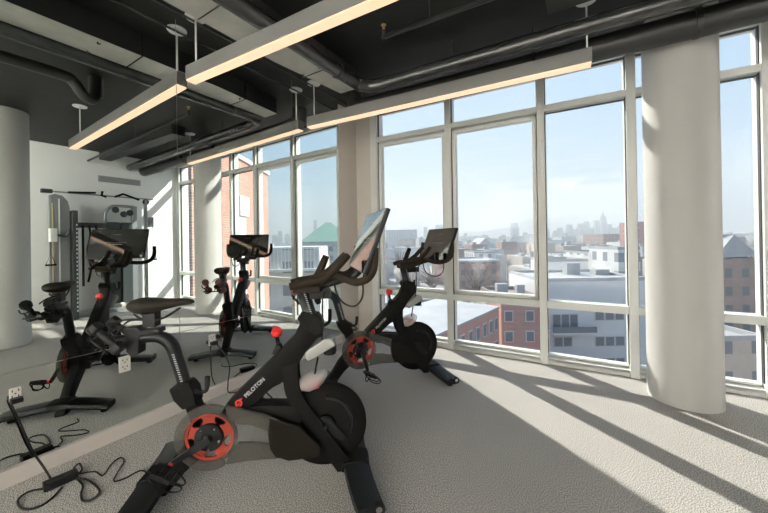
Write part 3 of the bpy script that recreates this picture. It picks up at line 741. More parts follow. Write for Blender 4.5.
    hb.tube(gm([(0.180, 0.13, 0.985), (0.208, 0.145, 1.015), (0.232, 0.15, 1.065), (0.252, 0.15, 1.110)]), [0.016, 0.021, 0.021, 0.018], 14)
    hb.tube(gm([(0.10, 0.075, 0.99), (0.14, 0.11, 0.99), (0.180, 0.13, 0.985)]), 0.018, 12)
    hb.tube(gm([(0.10, -0.075, 0.984), (0.10, 0.0, 0.978), (0.10, 0.075, 0.984)]), 0.016, 12)
    hb.box(v3(0.085, 0)[0], v3(0.215, 0)[0], -0.06, 0.06, q(0, 0.950)[1], q(0, 0.985)[1], 0.008)
    hbo = hb.build('handlebar', M['grip'], t)
    MB().box(v3(0.16, 0)[0], v3(0.26, 0)[0], -0.028, 0.028, q(0, 0.915)[1], q(0, 0.957)[1], 0.006).rod(v3(0.24, 0.93, -0.02), v3(0.24, 0.93, 0.04), 0.013, 10).build('handlebar_clamp', M['steel'], t)
    # ---- screen
    scr = bpy.data.objects.new('screen', None)
    ctr, screen_h = Vector(screen_at[:3]), screen_at[3]; screen_t = ctr.y; hh = screen_h / 2
    X = Matrix.Translation(ctr) @ Matrix.Rotation(math.radians(screen_turn), 4, 'Z') @ Matrix.Rotation(math.radians(21), 4, 'Y')
    sb = MB().box(-0.0, 0.022, -0.248, 0.248, -hh, hh, 0.006, X)
    sb.box(0.02, 0.05, -0.10, 0.10, -0.11, 0.09, 0.012, X)
    scr = sb.build('screen', M['bikegloss'], t)
    MB().box(-0.0015, 0.0005, -0.242, 0.242, -hh + 0.007, hh - 0.007, 0, X).build('screen_glass', M['screen'], scr)
    for zz, yw, n in ((0.095, 0.035, 3), (0.01, 0.10, 7), (-0.012, 0.06, 4)):
        tx = MB()
        for k in range(n):
            yc = -0.02 + (k - (n - 1) / 2) * (2 * yw / n)
            tx.box(-0.0019, -0.0016, yc - yw / n * 0.75, yc + yw / n * 0.75, zz - 0.003, zz + 0.003, 0, X)
        tx.build('screen_caption', M['dim'], scr)
    MB().tube([(0.20, 0, 0.965), (0.30, screen_t / 2, 0.99), (0.40, screen_t, 1.03), (ctr.x + 0.03, screen_t, ctr.z - 0.02)], [0.018, 0.018, 0.02, 0.022], 12).build('screen_arm', M['bikegloss'], scr)
    MB().tube(gm([(0.275, -0.075, 0.99), (0.29, -0.085, 0.925), (0.325, -0.12, 0.885), (0.365, -0.18, 0.885), (0.395, -0.21, 0.93), (0.40, -0.21, 1.01), (0.42, -0.15, 1.06)]), 0.0045, 8).build('screen_cable', M['cable'], t)
    MB().tube([v3(0.255, 0.975, -0.05), v3(0.225, 0.93, -0.045), v3(0.222, 0.80, -0.045), v3(0.215, 0.70, -0.03)], 0.004, 8).build('sensor_cable', M['cable'], t)
    # ---- knob, bottle holder, brake
    kx, kz = -0.004, 0.757
    kn = MB()
    kn.rod(v3(0.012, 0.668, knob_t * .3), v3(kx, kz - 0.02, knob_t), 0.010, 12)
    kp = MB().lathe([(0.0, -0.024), (0.016, -0.024), (0.024, -0.014), (0.026, 0.008), (0.021, 0.020), (0.0, 0.023)], (0, 0, 0), 'z', 20)
    for v in kp.bm.verts:
        a = math.atan2(v.co.y, v.co.x); m_ = 1 + 0.12 * math.cos(3 * a)
        v.co.x *= m_; v.co.y *= m_
    kp.bm.transform(Matrix.Translation(v3(kx, kz, knob_t)) @ Matrix.Rotation(math.radians(25), 4, 'X'))
    ko = kp.build('resistance_knob', M['red'], t, 50)
    kn.prism(ql([(-0.022, 0.655), (0.0, 0.705), (0.018, 0.70), (0.03, 0.665)]), -0.018, 0.018, 'y', 0.005)
    kn.build('knob_stem', M['rubber'], t)
    MB().prism(ql([(0.135, 0.662), (0.232, 0.722), (0.268, 0.715), (0.284, 0.682), (0.152, 0.618), (0.138, 0.63)]), -0.048, 0.048, 'y', 0.010).build('bottle_holder', M['greybox'], t)
    MB().lathe([(0.030, 0.0), (0.034, 0.01), (0.034, 0.05), (0.030, 0.055)], v3(0.250, 0.632), 'z', 20).build('holder_cup', M['rubber'], t)
    MB().tube([v3(0.195, 0.63, -0.03), v3(0.185, 0.58, -0.03), v3(0.178, 0.54, -0.025)], 0.005, 8).build('brake_rod', M['rubber'], t)
    br = []
    for s_, zc, hz, hw in ((0.098, 0.505, 0.012, 0.02), (0.115, 0.500, 0.035, 0.045), (0.15, 0.505, 0.048, 0.052), (0.19, 0.515, 0.046, 0.052), (0.218, 0.528, 0.034, 0.045), (0.236, 0.535, 0.012, 0.02)):
        a_ = q(s_, zc); br.append([(a_[0], hw * math.cos(2 * PI * k / 16), a_[1] + hz * math.sin(2 * PI * k / 16)) for k in range(16)])
    MB().loft(br).build('brake_cover', M['clear'], t)
    MB().box(v3(0.135, 0)[0], v3(0.20, 0)[0], -0.034, 0.034, q(0, 0.485)[1], q(0, 0.525)[1], 0.01).build('brake_pad', M['red'], t)
    # ---- two dumbbells resting in the holder: things of their own
    for sg, lb in zip((-1, 1), dumb_labels):
        c = Vector((-0.735, sg * 0.062 - 0.015, 0.770)); ax = Vector((0.74, sg * 0.05, -0.67)).normalized()
        R3 = Matrix.Rotation(math.radians(theta), 4, 'Z'); L3 = Matrix.Translation(loc)
        dt = thing('dumbbell', lb, 'dumbbell', tuple(L3 @ R3 @ c), 0, 'hand weights behind the saddles')
        axw = (R3 @ ax).normalized()
        rot = axw.to_track_quat('Z', 'Y').to_matrix().to_4x4()
        h = MB(); h.lathe([(0.012, -0.05), (0.015, -0.02), (0.016, 0.0), (0.015, 0.02), (0.012, 0.05)], (0, 0, 0), 'z', 14); h.bm.transform(rot)
        h.build('handle', M['steel'] if dumb_mat is M['ironblk'] else dumb_mat, dt, 50)
        for e in (-1, 1):
            hd_ = MB(); hd_.lathe([(0.0, -0.021), (0.026, -0.020), (0.031, -0.012), (0.031, 0.012), (0.026, 0.020), (0.0, 0.021)], (0, 0, e * 0.065), 'z', 8); hd_.bm.transform(rot)
            hd_.build('head', dumb_mat, dt)
    return t

TH1 = math.radians(38)
POSE[0] = ((-1.309, 1.097, math.radians(45)), (-1.320, 1.108, TH1))
bikeA = make_bike('black exercise bike nearest the camera, its screen seen almost edge-on', (-1.320, 1.108, 0), 38, 6, 210, (0.442, -0.008, 1.194, 0.312), 7, ('black dumbbell behind the saddle of the front bike, on the side of the camera', 'black dumbbell behind the saddle of the front bike, on the mirror side'), M['ironblk'], 0.01)
POSE[0] = None
bikeB = make_bike('black exercise bike farther back beside the windows, screen reflecting the room', (-1.430, 2.388, 0), 51, 2, 286, (0.442, -0.015, 1.146, 0.298), 0, ('brown dumbbell behind the saddle of the far bike, on the side of the camera', 'brown dumbbell behind the saddle of the far bike, on the mirror side'), M['brownblk'], 0.01)

# ------------------------------------------------------------------ cables and power bricks
t = thing('power_adapter', 'black power adapter with coiled cable lying below the nearest outlet', 'power adapter', (-2.258, 0.535, 0))
a = math.atan2(0.113, 0.010)
MB().box(-0.062, 0.062, -0.026, 0.026, 0.0, 0.036, 0.006, Matrix.Rotation(a, 4, 'Z')).build('adapter_body', M['cable'], t)
def rel(L, z, o=(-2.258, 0.535)): return [(x - o[0], y - o[1], z) for x, y in L]
zc = 0.0055
MB().tube(rel([(-2.268, 0.482), (-2.309, 0.441), (-2.296, 0.403), (-2.257, 0.389), (-2.195, 0.39), (-2.151, 0.411), (-2.137, 0.443), (-2.16, 0.484), (-2.209, 0.528)], zc), 0.0045, 8).build('cable_loop', M['cable'], t)
MB().tube(rel([(-2.221, 0.585), (-2.135, 0.585), (-2.073, 0.561), (-2.01, 0.551), (-1.981, 0.572), (-2.004, 0.609), (-2.068, 0.618), (-2.164, 0.611), (-2.213, 0.597)], zc), 0.0045, 8).build('cable_loop', M['cable'], t)
MB().tube(rel([(-2.245, 0.59), (-2.272, 0.62), (-2.33, 0.63), (-2.352, 0.627), (-2.321, 0.60), (-2.26, 0.585)], 0.012), 0.0045, 8).build('cable_loop', M['cable'], t)
MB().tube(rel([(-2.264, 0.60), (-2.208, 0.653), (-2.136, 0.665), (-2.202, 0.721), (-2.226, 0.77), (-2.168, 0.766), (-2.107, 0.72), (-2.039, 0.678), (-2.013, 0.71), (-2.009, 0.779), (-1.95, 0.79)], zc), 0.0035, 8).build('output_cable', M['cable'], t)
MB().tube([(-2.452 + 2.258, 0.400 - .535, 0.415), (-2.430 + 2.258, 0.402 - .535, 0.405), (-2.42 + 2.258, 0.43 - .535, 0.30), (-2.40 + 2.258, 0.465 - .535, 0.16), (-2.36 + 2.258, 0.50 - .535, 0.06), (-2.29 + 2.258, 0.505 - .535, 0.035)], 0.005, 8).build('mains_cable', M['cable'], t)
MB().box(-2.456 + 2.258, -2.415 + 2.258, 0.42 - .535 - .022, 0.42 - .535 + .022, 0.41, 0.434, 0.006).build('plug', M['cable'], t)
t = thing('power_adapter', 'black power adapter lying behind the slanted tube of the front bike', 'power adapter', (-2.24, 1.90, 0))
MB().box(-0.062, 0.062, -0.026, 0.026, 0.0, 0.036, 0.006, Matrix.Rotation(1.9, 4, 'Z')).build('adapter_body', M['cable'], t)
MB().tube([(-0.21, 1.44 - 1.90, 0.415), (-0.17, 1.46 - 1.9, 0.40), (-0.10, 1.50 - 1.9, 0.26), (-0.12, 1.50 - 1.9, 0.10), (-0.16, 1.54 - 1.9, 0.012), (-0.11, 1.64 - 1.9, 0.006), (-0.03, 1.75 - 1.9, 0.006), (0.01, -0.06, 0.012)], 0.0045, 8).build('mains_cable', M['cable'], t)
MB().box(-0.216, -0.176, 1.44 - 1.90 - .022, 1.44 - 1.90 + .022, 0.41, 0.434, 0.006).build('plug', M['cable'], t)
MB().tube([(-0.02, 0.06, 0.012), (0.05, 0.14, 0.006), (0.16, 0.10, 0.006), (0.22, -0.02, 0.006), (0.30, -0.06, 0.006), (0.36, -0.02, 0.006)], 0.0035, 8).build('output_cable', M['cable'], t)

# ------------------------------------------------------------------ cable machine by the right wall (seen in the mirror)
t = thing('cable_machine', 'cable crossover gym machine with silver posts, seen in the mirror', 'gym machine', (2.05, 2.16, 0))
t.scale = (1, 1, 1.025)
y0 = 2.1
MB().box(-0.05, 0.01, 1.49 - y0, 1.545 - y0, 0, 1.90, 0.006).build('left_post', M['silver'], t)
MB().box(-0.05, 0.01, 2.755 - y0, 2.80 - y0, 0, 1.94, 0.006).build('right_post', M['silver'], t)
pr = [(1.545 - y0, 0), (1.72 - y0, 0), (1.72 - y0, 1.72), (1.70 - y0, 1.82), (1.64 - y0, 1.90), (1.545 - y0, 1.92)]
MB().prism(pr, -0.06, 0.14, 'x', 0.006).build('weight_shroud', M['shroud'], t)
MB().box(-0.075, -0.061, 1.59 - y0, 1.605 - y0, 0.1, 1.85, 0.002).build('guide_rail', M['white'], t)
MB().box(-0.075, -0.061, 1.515 - y0, 1.528 - y0, 0.3, 1.78, 0.002).build('guide_rail', principled('brass_rail', (0.6, 0.5, 0.3), 0.4), t)
tw = MB().box(-0.13, 0.10, 1.735 - y0, 1.80 - y0, 0, 1.68, 0.006).build('adjustment_column', M['tower'], t)
b = MB()
for k in range(22): b.box(-0.132, -0.1302, 1.775 - y0, 1.792 - y0, 0.12 + k * 0.063, 0.15 + k * 0.063)
b.build('height_scale', M['letter'], tw)
MB().box(-0.05, 0.08, 1.80 - y0, 2.20 - y0, 1.42, 1.50, 0.006).build('cross_shelf', M['tower'], t)
MB().tube([(0, 2.18 - y0, 0), (0, 2.18 - y0, 1.0), (0, 2.18 - y0, 1.56), (0, 2.20 - y0, 1.70), (0, 2.28 - y0, 1.785), (0, 2.40 - y0, 1.80), (0, 2.60 - y0, 1.80)], 0.024, 14).build('arched_tube', M['silver'], t)
MB().box(-0.03, 0.03, 2.56 - y0, 2.64 - y0, 0, 1.81, 0.006).build('rear_post', M['silver'], t)
MB().box(-0.05, 0.10, 2.21 - y0, 2.37 - y0, 0.15, 1.52, 0.008).build('weight_stack', M['tower'], t)
MB().box(-0.05, 0.10, 2.41 - y0, 2.56 - y0, 0.15, 1.52, 0.008).build('weight_stack', M['tower'], t)
MB().box(0.0, 0.06, 2.36 - y0, 2.42 - y0, 0.15, 1.46, 0.004).build('stack_rod', M['dark'], t)
for yy, zz in ((2.32, 1.73), (2.44, 1.66), (2.53, 1.69), (2.78, 1.90)):
    MB().lathe([(0.0, -0.014), (0.048, -0.014), (0.052, -0.008), (0.046, 0.0), (0.052, 0.008), (0.048, 0.014), (0.0, 0.014)], (-0.03, yy - y0, zz), 'x', 20).build('pulley', M['tower'], t)
MB().box(-0.04, 0.0, 1.42 - y0, 2.90 - y0, 1.945, 1.965, 0.003).build('top_beam', M['silver'], t)
MB().box(-0.06, 0.02, 1.41 - y0, 1.53 - y0, 1.925, 1.985, 0.006).build('beam_cap', M['tower'], t)
for pts in (((1.70, 1.955), (2.04, 1.985)), ((2.13, 2.02), (2.12, 1.95), (2.18, 1.93)), ((2.30, 1.945), (2.42, 2.005)), ((2.42, 2.005), (2.66, 1.925))):
    MB().tube([(-0.07, yy - y0, zz) for yy, zz in pts], 0.017, 10, smooth=False).build('pull_up_grip', M['rubber'], t)
MB().box(-0.35, 0.12, 1.47 - y0, 1.57 - y0, 0, 0.05, 0.006).box(-0.35, 0.12, 2.72 - y0, 2.82 - y0, 0, 0.05, 0.006).box(0.0, 0.1, 1.5 - y0, 2.8 - y0, 0, 0.06, 0.006).build('base_frame', M['silver'], t)
for yy, nm in ((1.49, 'left'), (2.86, 'right')):
    MB().rod((-0.10, yy - y0, 1.62 if yy > 2 else 1.25), (-0.10, yy - y0, 1.02), 0.004, 6).build('pull_cable', M['cable'], t)
    b = MB().tube([(-0.10, yy - y0, 1.03), (-0.10, yy - y0 - 0.055, 0.86), (-0.10, yy - y0 + 0.055, 0.86)], 0.006, 8, smooth=False, closed=True)
    b.rod((-0.10, yy - y0 - 0.06, 0.86), (-0.10, yy - y0 + 0.06, 0.86), 0.014, 10)
    b.build('stirrup_handle', M['rubber'], t)
MB().box(-0.14, -0.03, 1.48 - y0, 1.56 - y0, 1.20, 1.40, 0.01).build('carriage', M['white'], t)
MB().tube([(-0.13, 1.56 - y0, 1.30), (-0.13, 1.66 - y0, 1.28), (-0.13, 1.70 - y0, 1.38)], 0.018, 10).build('carriage_lever', M['tower'], t)
MB().box(-0.05, 0.03, 2.83 - y0, 2.90 - y0, 1.45, 1.63, 0.008).build('right_carriage', M['silver'], t)
for k, (yy, ln, wv) in enumerate(((1.87, 0.98, 0.0), (1.945, 0.92, 0.02), (2.03, 0.45, 0.012))):
    lb = ['long straight black strap hanging from the shelf of the gym machine', 'wavy black strap hanging from the shelf of the gym machine', 'short black strap hanging beside the arched tube of the gym machine'][k]
    o = MB().tube([(2.05 - 0.078, 0.06 + yy + wv * math.sin(i_ * 1.3), 1.49 - ln * i_ / 8) for i_ in range(9)], 0.016, 8, flat=0.3).build('resistance_strap', M['rubber'])
    tag(o, lb, 'strap', 'straps on the gym machine')
v = thing('wall_vent', 'long slotted air vent high on the wall beside the gym machine', 'vent', (XR, 2.55, 2.33))
MB().box(-0.012, 0.0, -0.32, 0.32, -0.055, 0.055, 0.003).build('vent_frame', M['vent'], v)
b = MB()
for k in range(6): b.box(-0.016, -0.010, -0.30, 0.30, -0.045 + k * 0.016, -0.039 + k * 0.016)
b.build('vent_slats', M['shroud'], v)

# ------------------------------------------------------------------ the city outside
GZ = -17.0
gz0 = math.atan2(RV.y, RV.x)
GF = Vector((FV.x, FV.y, 0)).normalized(); GR = Vector((RV.x, RV.y, 0)).normalized()
def at(px, dep):
    p = GF * dep + GR * ((px - 384) / 328.0 * dep)
    return p.x, p.y
def ztop(y, dep): return EYE + (237.4 - y) / 328.0 * dep
city = MB().box(-4000, 6000, 8, 9000, GZ - 1, GZ).box(8, 6000, -3000, 8, GZ - 1, GZ).build('street_ground', M['asphalt'])
struct(city)
def block(name, label, cat, px0, px1, ytop, dep, depth_m, wall, roof=None, group=None, turn=0.0, parapet=True, base=GZ):
    """a building whose camera-facing side spans two bearings at a distance"""
    x0, y0 = at(px0, dep); x1, y1 = at(px1, dep)
    zt = ztop(ytop, dep)
    cx, cy = (x0 + x1) / 2, (y0 + y1) / 2
    w = math.hypot(x1 - x0, y1 - y0)
    rz = math.atan2(GR.y, GR.x) + math.radians(turn)
    t = thing(name, label, cat, (cx, cy, base), rz, group)
    h = zt - base
    MB().box(-w / 2, w / 2, 0, depth_m, 0, h).build('walls', wall, t)
    if roof is not None:
        b = MB().box(-w / 2 + .3, w / 2 - .3, 0.3, depth_m - .3, h, h + 0.05)
        if parapet:
            b.box(-w / 2, w / 2, 0, .3, h, h + .5).box(-w / 2, w / 2, depth_m - .3, depth_m, h, h + .5).box(-w / 2, -w / 2 + .3, 0, depth_m, h, h + .5).box(w / 2 - .3, w / 2, 0, depth_m, h, h + .5)
        b.build('roof', roof, t)
    return t, w, h
def windows(t, xs, zs, ww, wh, y=0.0, trim=True):
    for zz in zs:
        for xx in xs:
            f = MB().box(xx - ww / 2 - .12, xx + ww / 2 + .12, y - 0.10, y, zz - .12, zz + wh + .12).build('window', M['wintrim'], t)
            MB().box(xx - ww / 2, xx + ww / 2, y - 0.13, y - 0.1, zz, zz + wh).build('pane', M['winglass'], f)
def vents(t, w, h, d, n, seed):
    r = random.Random(seed)
    for k in range(n):
        x, y = r.uniform(-w / 2 + 1, w / 2 - 1), r.uniform(1, d - 1); s = r.uniform(.5, 1.2)
        MB().box(x - s, x + s, y - s * .7, y + s * .7, h, h + r.uniform(.8, 2.0)).build('roof_unit', M['roofg'], t)

# near, distinct buildings
t, w, h = block('brick_apartment_house', 'red brick apartment house with two columns of windows below the second window', 'building', 500, 541, 301, 42, 9, M['f_redb'], M['roofb'])
windows(t, [-1.7, 1.0], [h - 2.6, h - 5.2, h - 7.8], 0.9, 1.2); vents(t, w, h, 9, 2, 3)
x_, y_ = at(471, 35)
t = thing('brick_row_house', 'long red brick row house with a white roof, lower left of the second window', 'building', (x_, y_, GZ), gz0 + math.radians(50))
MB().box(-7.5, 7.5, 0, 9, 0, 9.4).build('walls', M['f_redb'], t)
MB().box(-7.6, 7.6, -0.1, 9, 9.4, 9.6).build('roof', M['roofw'], t)
windows(t, [-6, -4.2, -2.4, -0.6, 1.2, 3, 4.8, 6.4], [7.0, 4.2], 0.7, 1.3)
t, w, h = block('tan_house', 'narrow tan house between the brick row house and the brick apartment house', 'building', 485, 501, 309, 46, 8, M['f_tan'], M['roofw'])
windows(t, [-0.6, 0.7], [h - 2.4, h - 5.2], 0.6, 1.0)
t, w, h = block('grey_apartment_block', 'wide pale grey apartment block with balcony and windows behind the third window', 'building', 541, 646, 283, 46, 12, M['plain'], M['roofw'])
windows(t, [0.6, 2.0, 3.4], [h - 5.4], 1.1, 1.2); windows(t, [-5.2, -3.9, 0.6, 2.0, 3.4], [h - 9.0, h - 12.0], 1.1, 1.2)
bl = MB().box(-6.6, -0.6, -1.4, 0, h - 7.0, h - 6.8).build('balcony', M['plain'], t)
MB().box(-6.6, -0.6, -1.4, -1.32, h - 6.8, h - 6.0).build('railing', M['winglass'], bl)
windows(t, [-5.4, -4.2, -3.0], [h - 6.4], 1.0, 1.8)
vents(t, w, h, 12, 3, 5)
t, w, h = block('rooftop_hall', 'plain grey blank-walled block rising behind the grey apartment block', 'building', 548, 588, 263, 66, 8, M['plain'], M['roofg'])
vents(t, w, h, 14, 2, 8)
t, w, h = block('white_house', 'small white block with dark windows above the grey apartment block', 'building', 592, 626, 256, 74, 12, M['f_white'], M['roofw'])
t, w, h = block('white_wall_block', 'white end-walled block half hidden by the third window post', 'building', 618, 640, 252, 56, 8, M['f_white'], M['roofw'])
t, w, h = block('dark_brick_warehouse', 'dark red brick warehouse on the horizon left of the third window post', 'building', 603, 627, 236.5, 260, 26, M['f_brown'], M['roofb'])
t, w, h = block('brick_tower_house', 'tall orange brick tower between the window post and the column', 'building', 637, 647, 225, 190, 14, M['f_red'], M['roofb'])
t, w, h = block('white_flat', 'low white flat-roofed block in the middle of the second window', 'building', 474, 496, 253, 120, 15, M['f_white'], M['roofw'])
t, w, h = block('brown_hall', 'long brown hall with a pale roof at the left of the second window', 'building', 456, 500, 262, 96, 16, M['f_brown'], M['roofw'])
t, w, h = block('gabled_church', 'grey gabled church roof on the skyline of the second window', 'building', 474, 497, 249, 300, 30, M['f_grey'], None)
MB().prism([(-w / 2 - 1, h), (0, h + 10), (w / 2 + 1, h)], 0, 30, 'y').build('gable_roof', M['roofg'], t)
t, w, h = block('white_row', 'white row of low houses right of the middle of the third window', 'building', 560, 588, 256, 130, 14, M['f_white'], M['roofw'])
t, w, h = block('long_factory', 'long hazy factory block on the horizon in the first window', 'building', 386, 417, 229, 420, 40, M['f_grey'], M['roofg'])
t, w, h = block('snow_roof_house', 'low house with a white roof at the bottom of the first window', 'building', 384, 420, 306, 42, 10, M['f_tan'], M['roofw'])
t, w, h = block('tan_shop', 'low tan house beside the street at the foot of the first window', 'building', 420, 452, 316, 40, 9, M['f_tan'], M['roofg'])
t, w, h = block('chimney_brickworks', 'brick building with dark roof and two chimneys right of the column', 'building', 716, 757, 262, 58, 16, M['f_brown'], M['roofb'], parapet=False)
MB().prism([(-w / 2 - .3, h), (-0.4, h + 4.2), (w / 2 + .3, h + 0.4)], 0, 16, 'y').build('gable_roof', M['roofg'], t)
for xx in (-1.6, 0.6): MB().box(xx - .45, xx + .45, 4, 4.9, h + 2, h + 8.2).build('chimney', M['roofb'], t)
t, w, h = block('street_house', 'low grey roofed house at the foot of the window right of the column', 'building', 716, 764, 345, 30, 8, M['f_tan'], M['roofg'])
# seen in the mirror: buildings to the right of the windows
XM = 2 * XL
def mat_(px, dep):
    x, y = at(px, dep); return XM - x, y
bx, by = mat_(240, 24)
t = thing('brick_neighbour', 'tall orange brick building beyond the right end of the windows, seen in the mirror', 'building', (bx, by, GZ), math.radians(-32))
MB().box(0, 16, -6, 6, 0, -GZ + 7.2).build('walls', M['f_redb'], t)
MB().box(-0.15, 16.15, -6.15, 6.15, -GZ + 7.2, -GZ + 7.5).build('roof', M['plain'], t)
MB().box(-0.42, -0.002, -1.0, 0.1, 0, -GZ + 4.3).box(-0.6, -0.002, -1.2, 0.3, -GZ + 3.0, -GZ + 4.4).build('white_duct', M['white'], t)
bx, by = mat_(276, 46)
t = thing('white_balcony_house', 'white house with railed terraces seen in the mirror', 'building', (bx, by, GZ), math.radians(-35))
MB().box(-6, 6, 0, 10, 0, 17.2).build('walls', M['f_white'], t)
b = MB()
for k in range(25): b.box(-6 + k * .5, -5.9 + k * .5, -1.0, -0.9, 14.2, 17.0)
b.box(-6, 6, -1.02, -0.88, 17.0, 17.15).box(-6, 6, -1.0, 0, 13.9, 14.2)
b.build('terrace_railing', M['white'], t)
bx, by = mat_(326, 120)
t = thing('copper_roof_hall', 'hall with a green copper pyramid roof, seen in the mirror', 'building', (bx, by, GZ), math.radians(-35))
MB().box(-9, 9, 0, 18, 0, 17.5).build('walls', M['f_grey'], t)
b = MB(); b.loft([[(-9.5, -.5, 17.5), (9.5, -.5, 17.5), (9.5, 18.5, 17.5), (-9.5, 18.5, 17.5)], [(-1, 8, 25), (1, 8, 25), (1, 10, 25), (-1, 10, 25)]], False)
b.build('pyramid_roof', M['copper'], t)
bx, by = mat_(328, 40)
t = thing('ochre_awning', 'ochre striped awning roof down in the street, seen in the mirror', 'awning', (bx, by, GZ), math.radians(-35))
MB().box(-5, 5, 0, 4, 3.2, 3.5).build('awning_cloth', M['yellow'], t)
MB().box(-4.8, -4.6, 0.1, 0.3, 0, 3.2).box(4.6, 4.8, 0.1, 0.3, 0, 3.2).build('awning_posts', M['plain'], t)

# repeats: low city blocks, trees and skyline towers
walls_k = [('red brick', 'f_red', 'roofb'), ('tan', 'f_tan', 'roofw'), ('grey', 'f_grey', 'roofg'), ('white', 'f_white', 'roofw'), ('brown', 'f_brown', 'roofg')]
protos = []
for nm, wm, rm in walls_k:
    t = thing('city_block', 'low %s city building among the hazy rooftops' % nm, 'building', (0, 0, GZ), 0, 'low %s buildings among the rooftops' % nm)
    MB().box(-.5, .5, 0, 1, 0, 1).build('walls', M[wm], t)
    MB().box(-.46, .46, .04, .96, 1.0, 1.02).box(-.3, -.1, .3, .5, 1.0, 1.12).build('roof', M[rm], t)
    protos.append([t, False])
placed = [(o.location.x, o.location.y, 9.0) for o in C.objects if o.get('category') in ('building', 'awning') and o.name != 'city_block' and abs(o.location.x) + abs(o.location.y) > 1]
def free(x, y, r):
    for a, c, e in placed:
        if (a - x) ** 2 + (c - y) ** 2 < (r + e) ** 2: return False
    placed.append((x, y, r)); return True
def filler(x, y, k, w, d, h, rz):
    cx_, cy_ = x - math.sin(rz) * d / 2, y + math.cos(rz) * d / 2
    if not free(cx_, cy_, max(w, d) * 0.5): return
    pr = protos[k]
    if not pr[1]: o = pr[0]; pr[1] = True
    else: o = copy_tree(pr[0])
    o.location = (x, y, GZ); o.rotation_euler.z = rz
    for ch in o.children: ch.scale = (w, d, h)
gz0 = math.atan2(GR.y, GR.x)
rr = random.Random(21)
for dep, step, hmin, hmax in ((92, 30, 7, 11), (125, 28, 9, 13), (165, 26, 10, 14.5), (220, 26, 11, 16), (300, 24, 12, 17.5), (400, 20, 13, 19), (520, 16, 13, 20)):
    px = 372 + rr.uniform(0, 12)
    while px < 770:
        wpx = rr.uniform(0.55, 0.95) * step
        w = wpx / 328 * dep
        x, y = at(px, dep + rr.uniform(-8, 8))
        filler(x, y, rr.choice([0, 1, 1, 2, 2, 3, 4]), w, rr.uniform(10, 18), rr.uniform(hmin, hmax), gz0 + rr.uniform(-.15, .15))
        px += step * rr.uniform(0.8, 1.3)
for dep in (60, 90, 140, 220, 380):
    px = 262
    while px < 350:
        x, y = mat_(px, dep)
        filler(x, y, rr.choice([0, 1, 2, 3, 4]), 14 / 328 * dep, 12, rr.uniform(8, 16), math.radians(-35))
        px += rr.uniform(14, 22)
tp = None
def tree_proto():
    b = MB(); r = random.Random(4)
    b.tube([(0, 0, 0), (0.1, 0, 2.5), (0, 0.1, 4.5)], [0.28, 0.2, 0.1], 6, smooth=False)
    for k in range(46):
        a = r.uniform(0, 2 * PI); e = r.uniform(0.2, 1.4); L = r.uniform(1.8, 4.2); z0 = r.uniform(2.2, 4.5)
        e2 = e + r.uniform(-.3, .3)
        p = Vector((0.05, 0.05, z0)); m = p + Vector((math.cos(a) * math.cos(e), math.sin(a) * math.cos(e), math.sin(e))) * L * .5
        n = m + Vector((math.cos(a + .4) * math.cos(e2), math.sin(a + .4) * math.cos(e2), math.sin(e2))) * L * .6
        b.tube([p, m, n], [0.11, 0.08, 0.03], 4, smooth=False)
    t = thing('bare_tree', 'bare brown winter tree between the city houses', 'tree', (0, 0, GZ), 0, 'bare winter trees between the houses')
    b.build('branches', M['tree'], t)
    return t
tp = tree_proto(); first = True
for k in range(150):
    dep = rr.choice([70, 85, 110, 140, 150, 180, 230, 280, 340]); px = rr.uniform(380, 640) if k % 6 else rr.uniform(718, 756)
    x, y = at(px, dep); s = rr.uniform(1.2, 1.9)
    if not free(x, y, 4.5): continue
    o = tp if first else copy_tree(tp); first = False
    o.location = (x, y, GZ); o.rotation_euler.z = rr.uniform(0, 6); o.scale = (s, s, s)

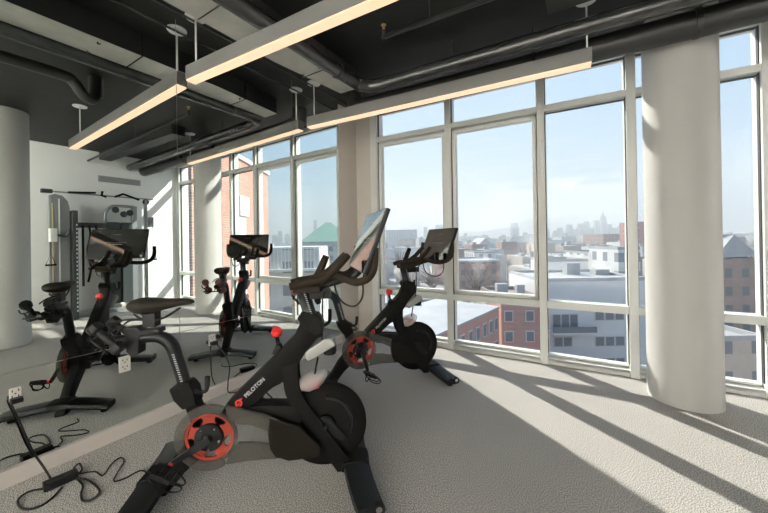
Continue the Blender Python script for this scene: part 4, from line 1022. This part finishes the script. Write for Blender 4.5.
SKY_D = 900
def sky_tower(px, wpx, ytop, label, group=None, spire=0, mirror=False, name='skyline_tower'):
    x, y = (mat_ if mirror else at)(px, SKY_D)
    w = wpx / 328 * SKY_D; h = ztop(ytop + 4, SKY_D) - GZ
    t = thing(name, label, 'tower', (x, y, GZ), gz0, group)
    MB().box(-w / 2, w / 2, 0, w, 0, h * 0.8).box(-w * .4, w * .4, w * .1, w * .9, h * .8, h).build('shaft', M['tower1'], t)
    if spire: MB().tube([(0, w / 2, h), (0, w / 2, h + spire)], [w * .22, w * .04], 8, smooth=False).build('spire', M['tower1'], t)
    return t
sky_tower(605, 5, 214, 'tallest skyline tower with a spire, left of the third window post', None, 16)
sky_tower(516, 6.5, 219.5, 'lone broad tower on the skyline of the second window')
sky_tower(548, 4, 226, 'slim skyline tower at the left of the third window')
rs = random.Random(3)
for px, wp, yt in ((556, 4, 228), (561, 5, 225), (566, 4, 230), (571, 5, 222), (577, 5, 227), (583, 6, 221), (588, 4, 219), (593, 4, 226), (598, 4, 218), (611, 4, 222), (616, 5, 226), (621, 4, 224), (626, 4, 229), (634, 4, 226), (526, 4, 229), (532, 4, 231), (504, 4, 231), (466, 3, 229), (486, 6, 231), (426, 4, 222), (432, 5, 229), (440, 9, 220), (539, 3, 230)):
    sky_tower(px, wp, yt, 'hazy tower among the crowded skyline on the horizon', 'hazy towers of the skyline')
for px, wp, yt in ((272, 5, 228), (278, 4, 224), (285, 5, 227), (308, 4, 229), (314, 3, 214), (319, 4, 228), (333, 5, 230)):
    sky_tower(px, wp, yt, 'hazy tower on the horizon seen only in the mirror', 'hazy towers seen in the mirror', 0, True)
low = MB()
for k in range(70):
    px = 372 + k * 6; x, y = at(px, 640 + rs.uniform(-60, 120)); h = rs.uniform(14, 22)
    low.box(x - 9, x + 9, y, y + 40, GZ, GZ + h)
tag(low.build('far_rooftops', M['plain']), 'continuous band of tiny far rooftops along the horizon', 'rooftops', None, 'stuff')

# thin winter haze over the city
hm = bpy.data.materials.new('winter_haze'); hm.use_nodes = True
nt = hm.node_tree; nt.nodes.clear()
ho = nt.nodes.new('ShaderNodeOutputMaterial'); vs = nt.nodes.new('ShaderNodeVolumeScatter')
vs.inputs['Color'].default_value = (0.84, 0.92, 1.0, 1); vs.inputs['Anisotropy'].default_value = 0.1; vs.inputs['Density'].default_value = 0.0013
nt.links.new(vs.outputs[0], ho.inputs['Volume'])
hz = MB().box(-1600, 2200, 18, 1300, GZ - 0.5, 170).build('winter_haze', hm)
tag(hz, 'thin pale haze lying over the distant city', 'haze', None, 'stuff')
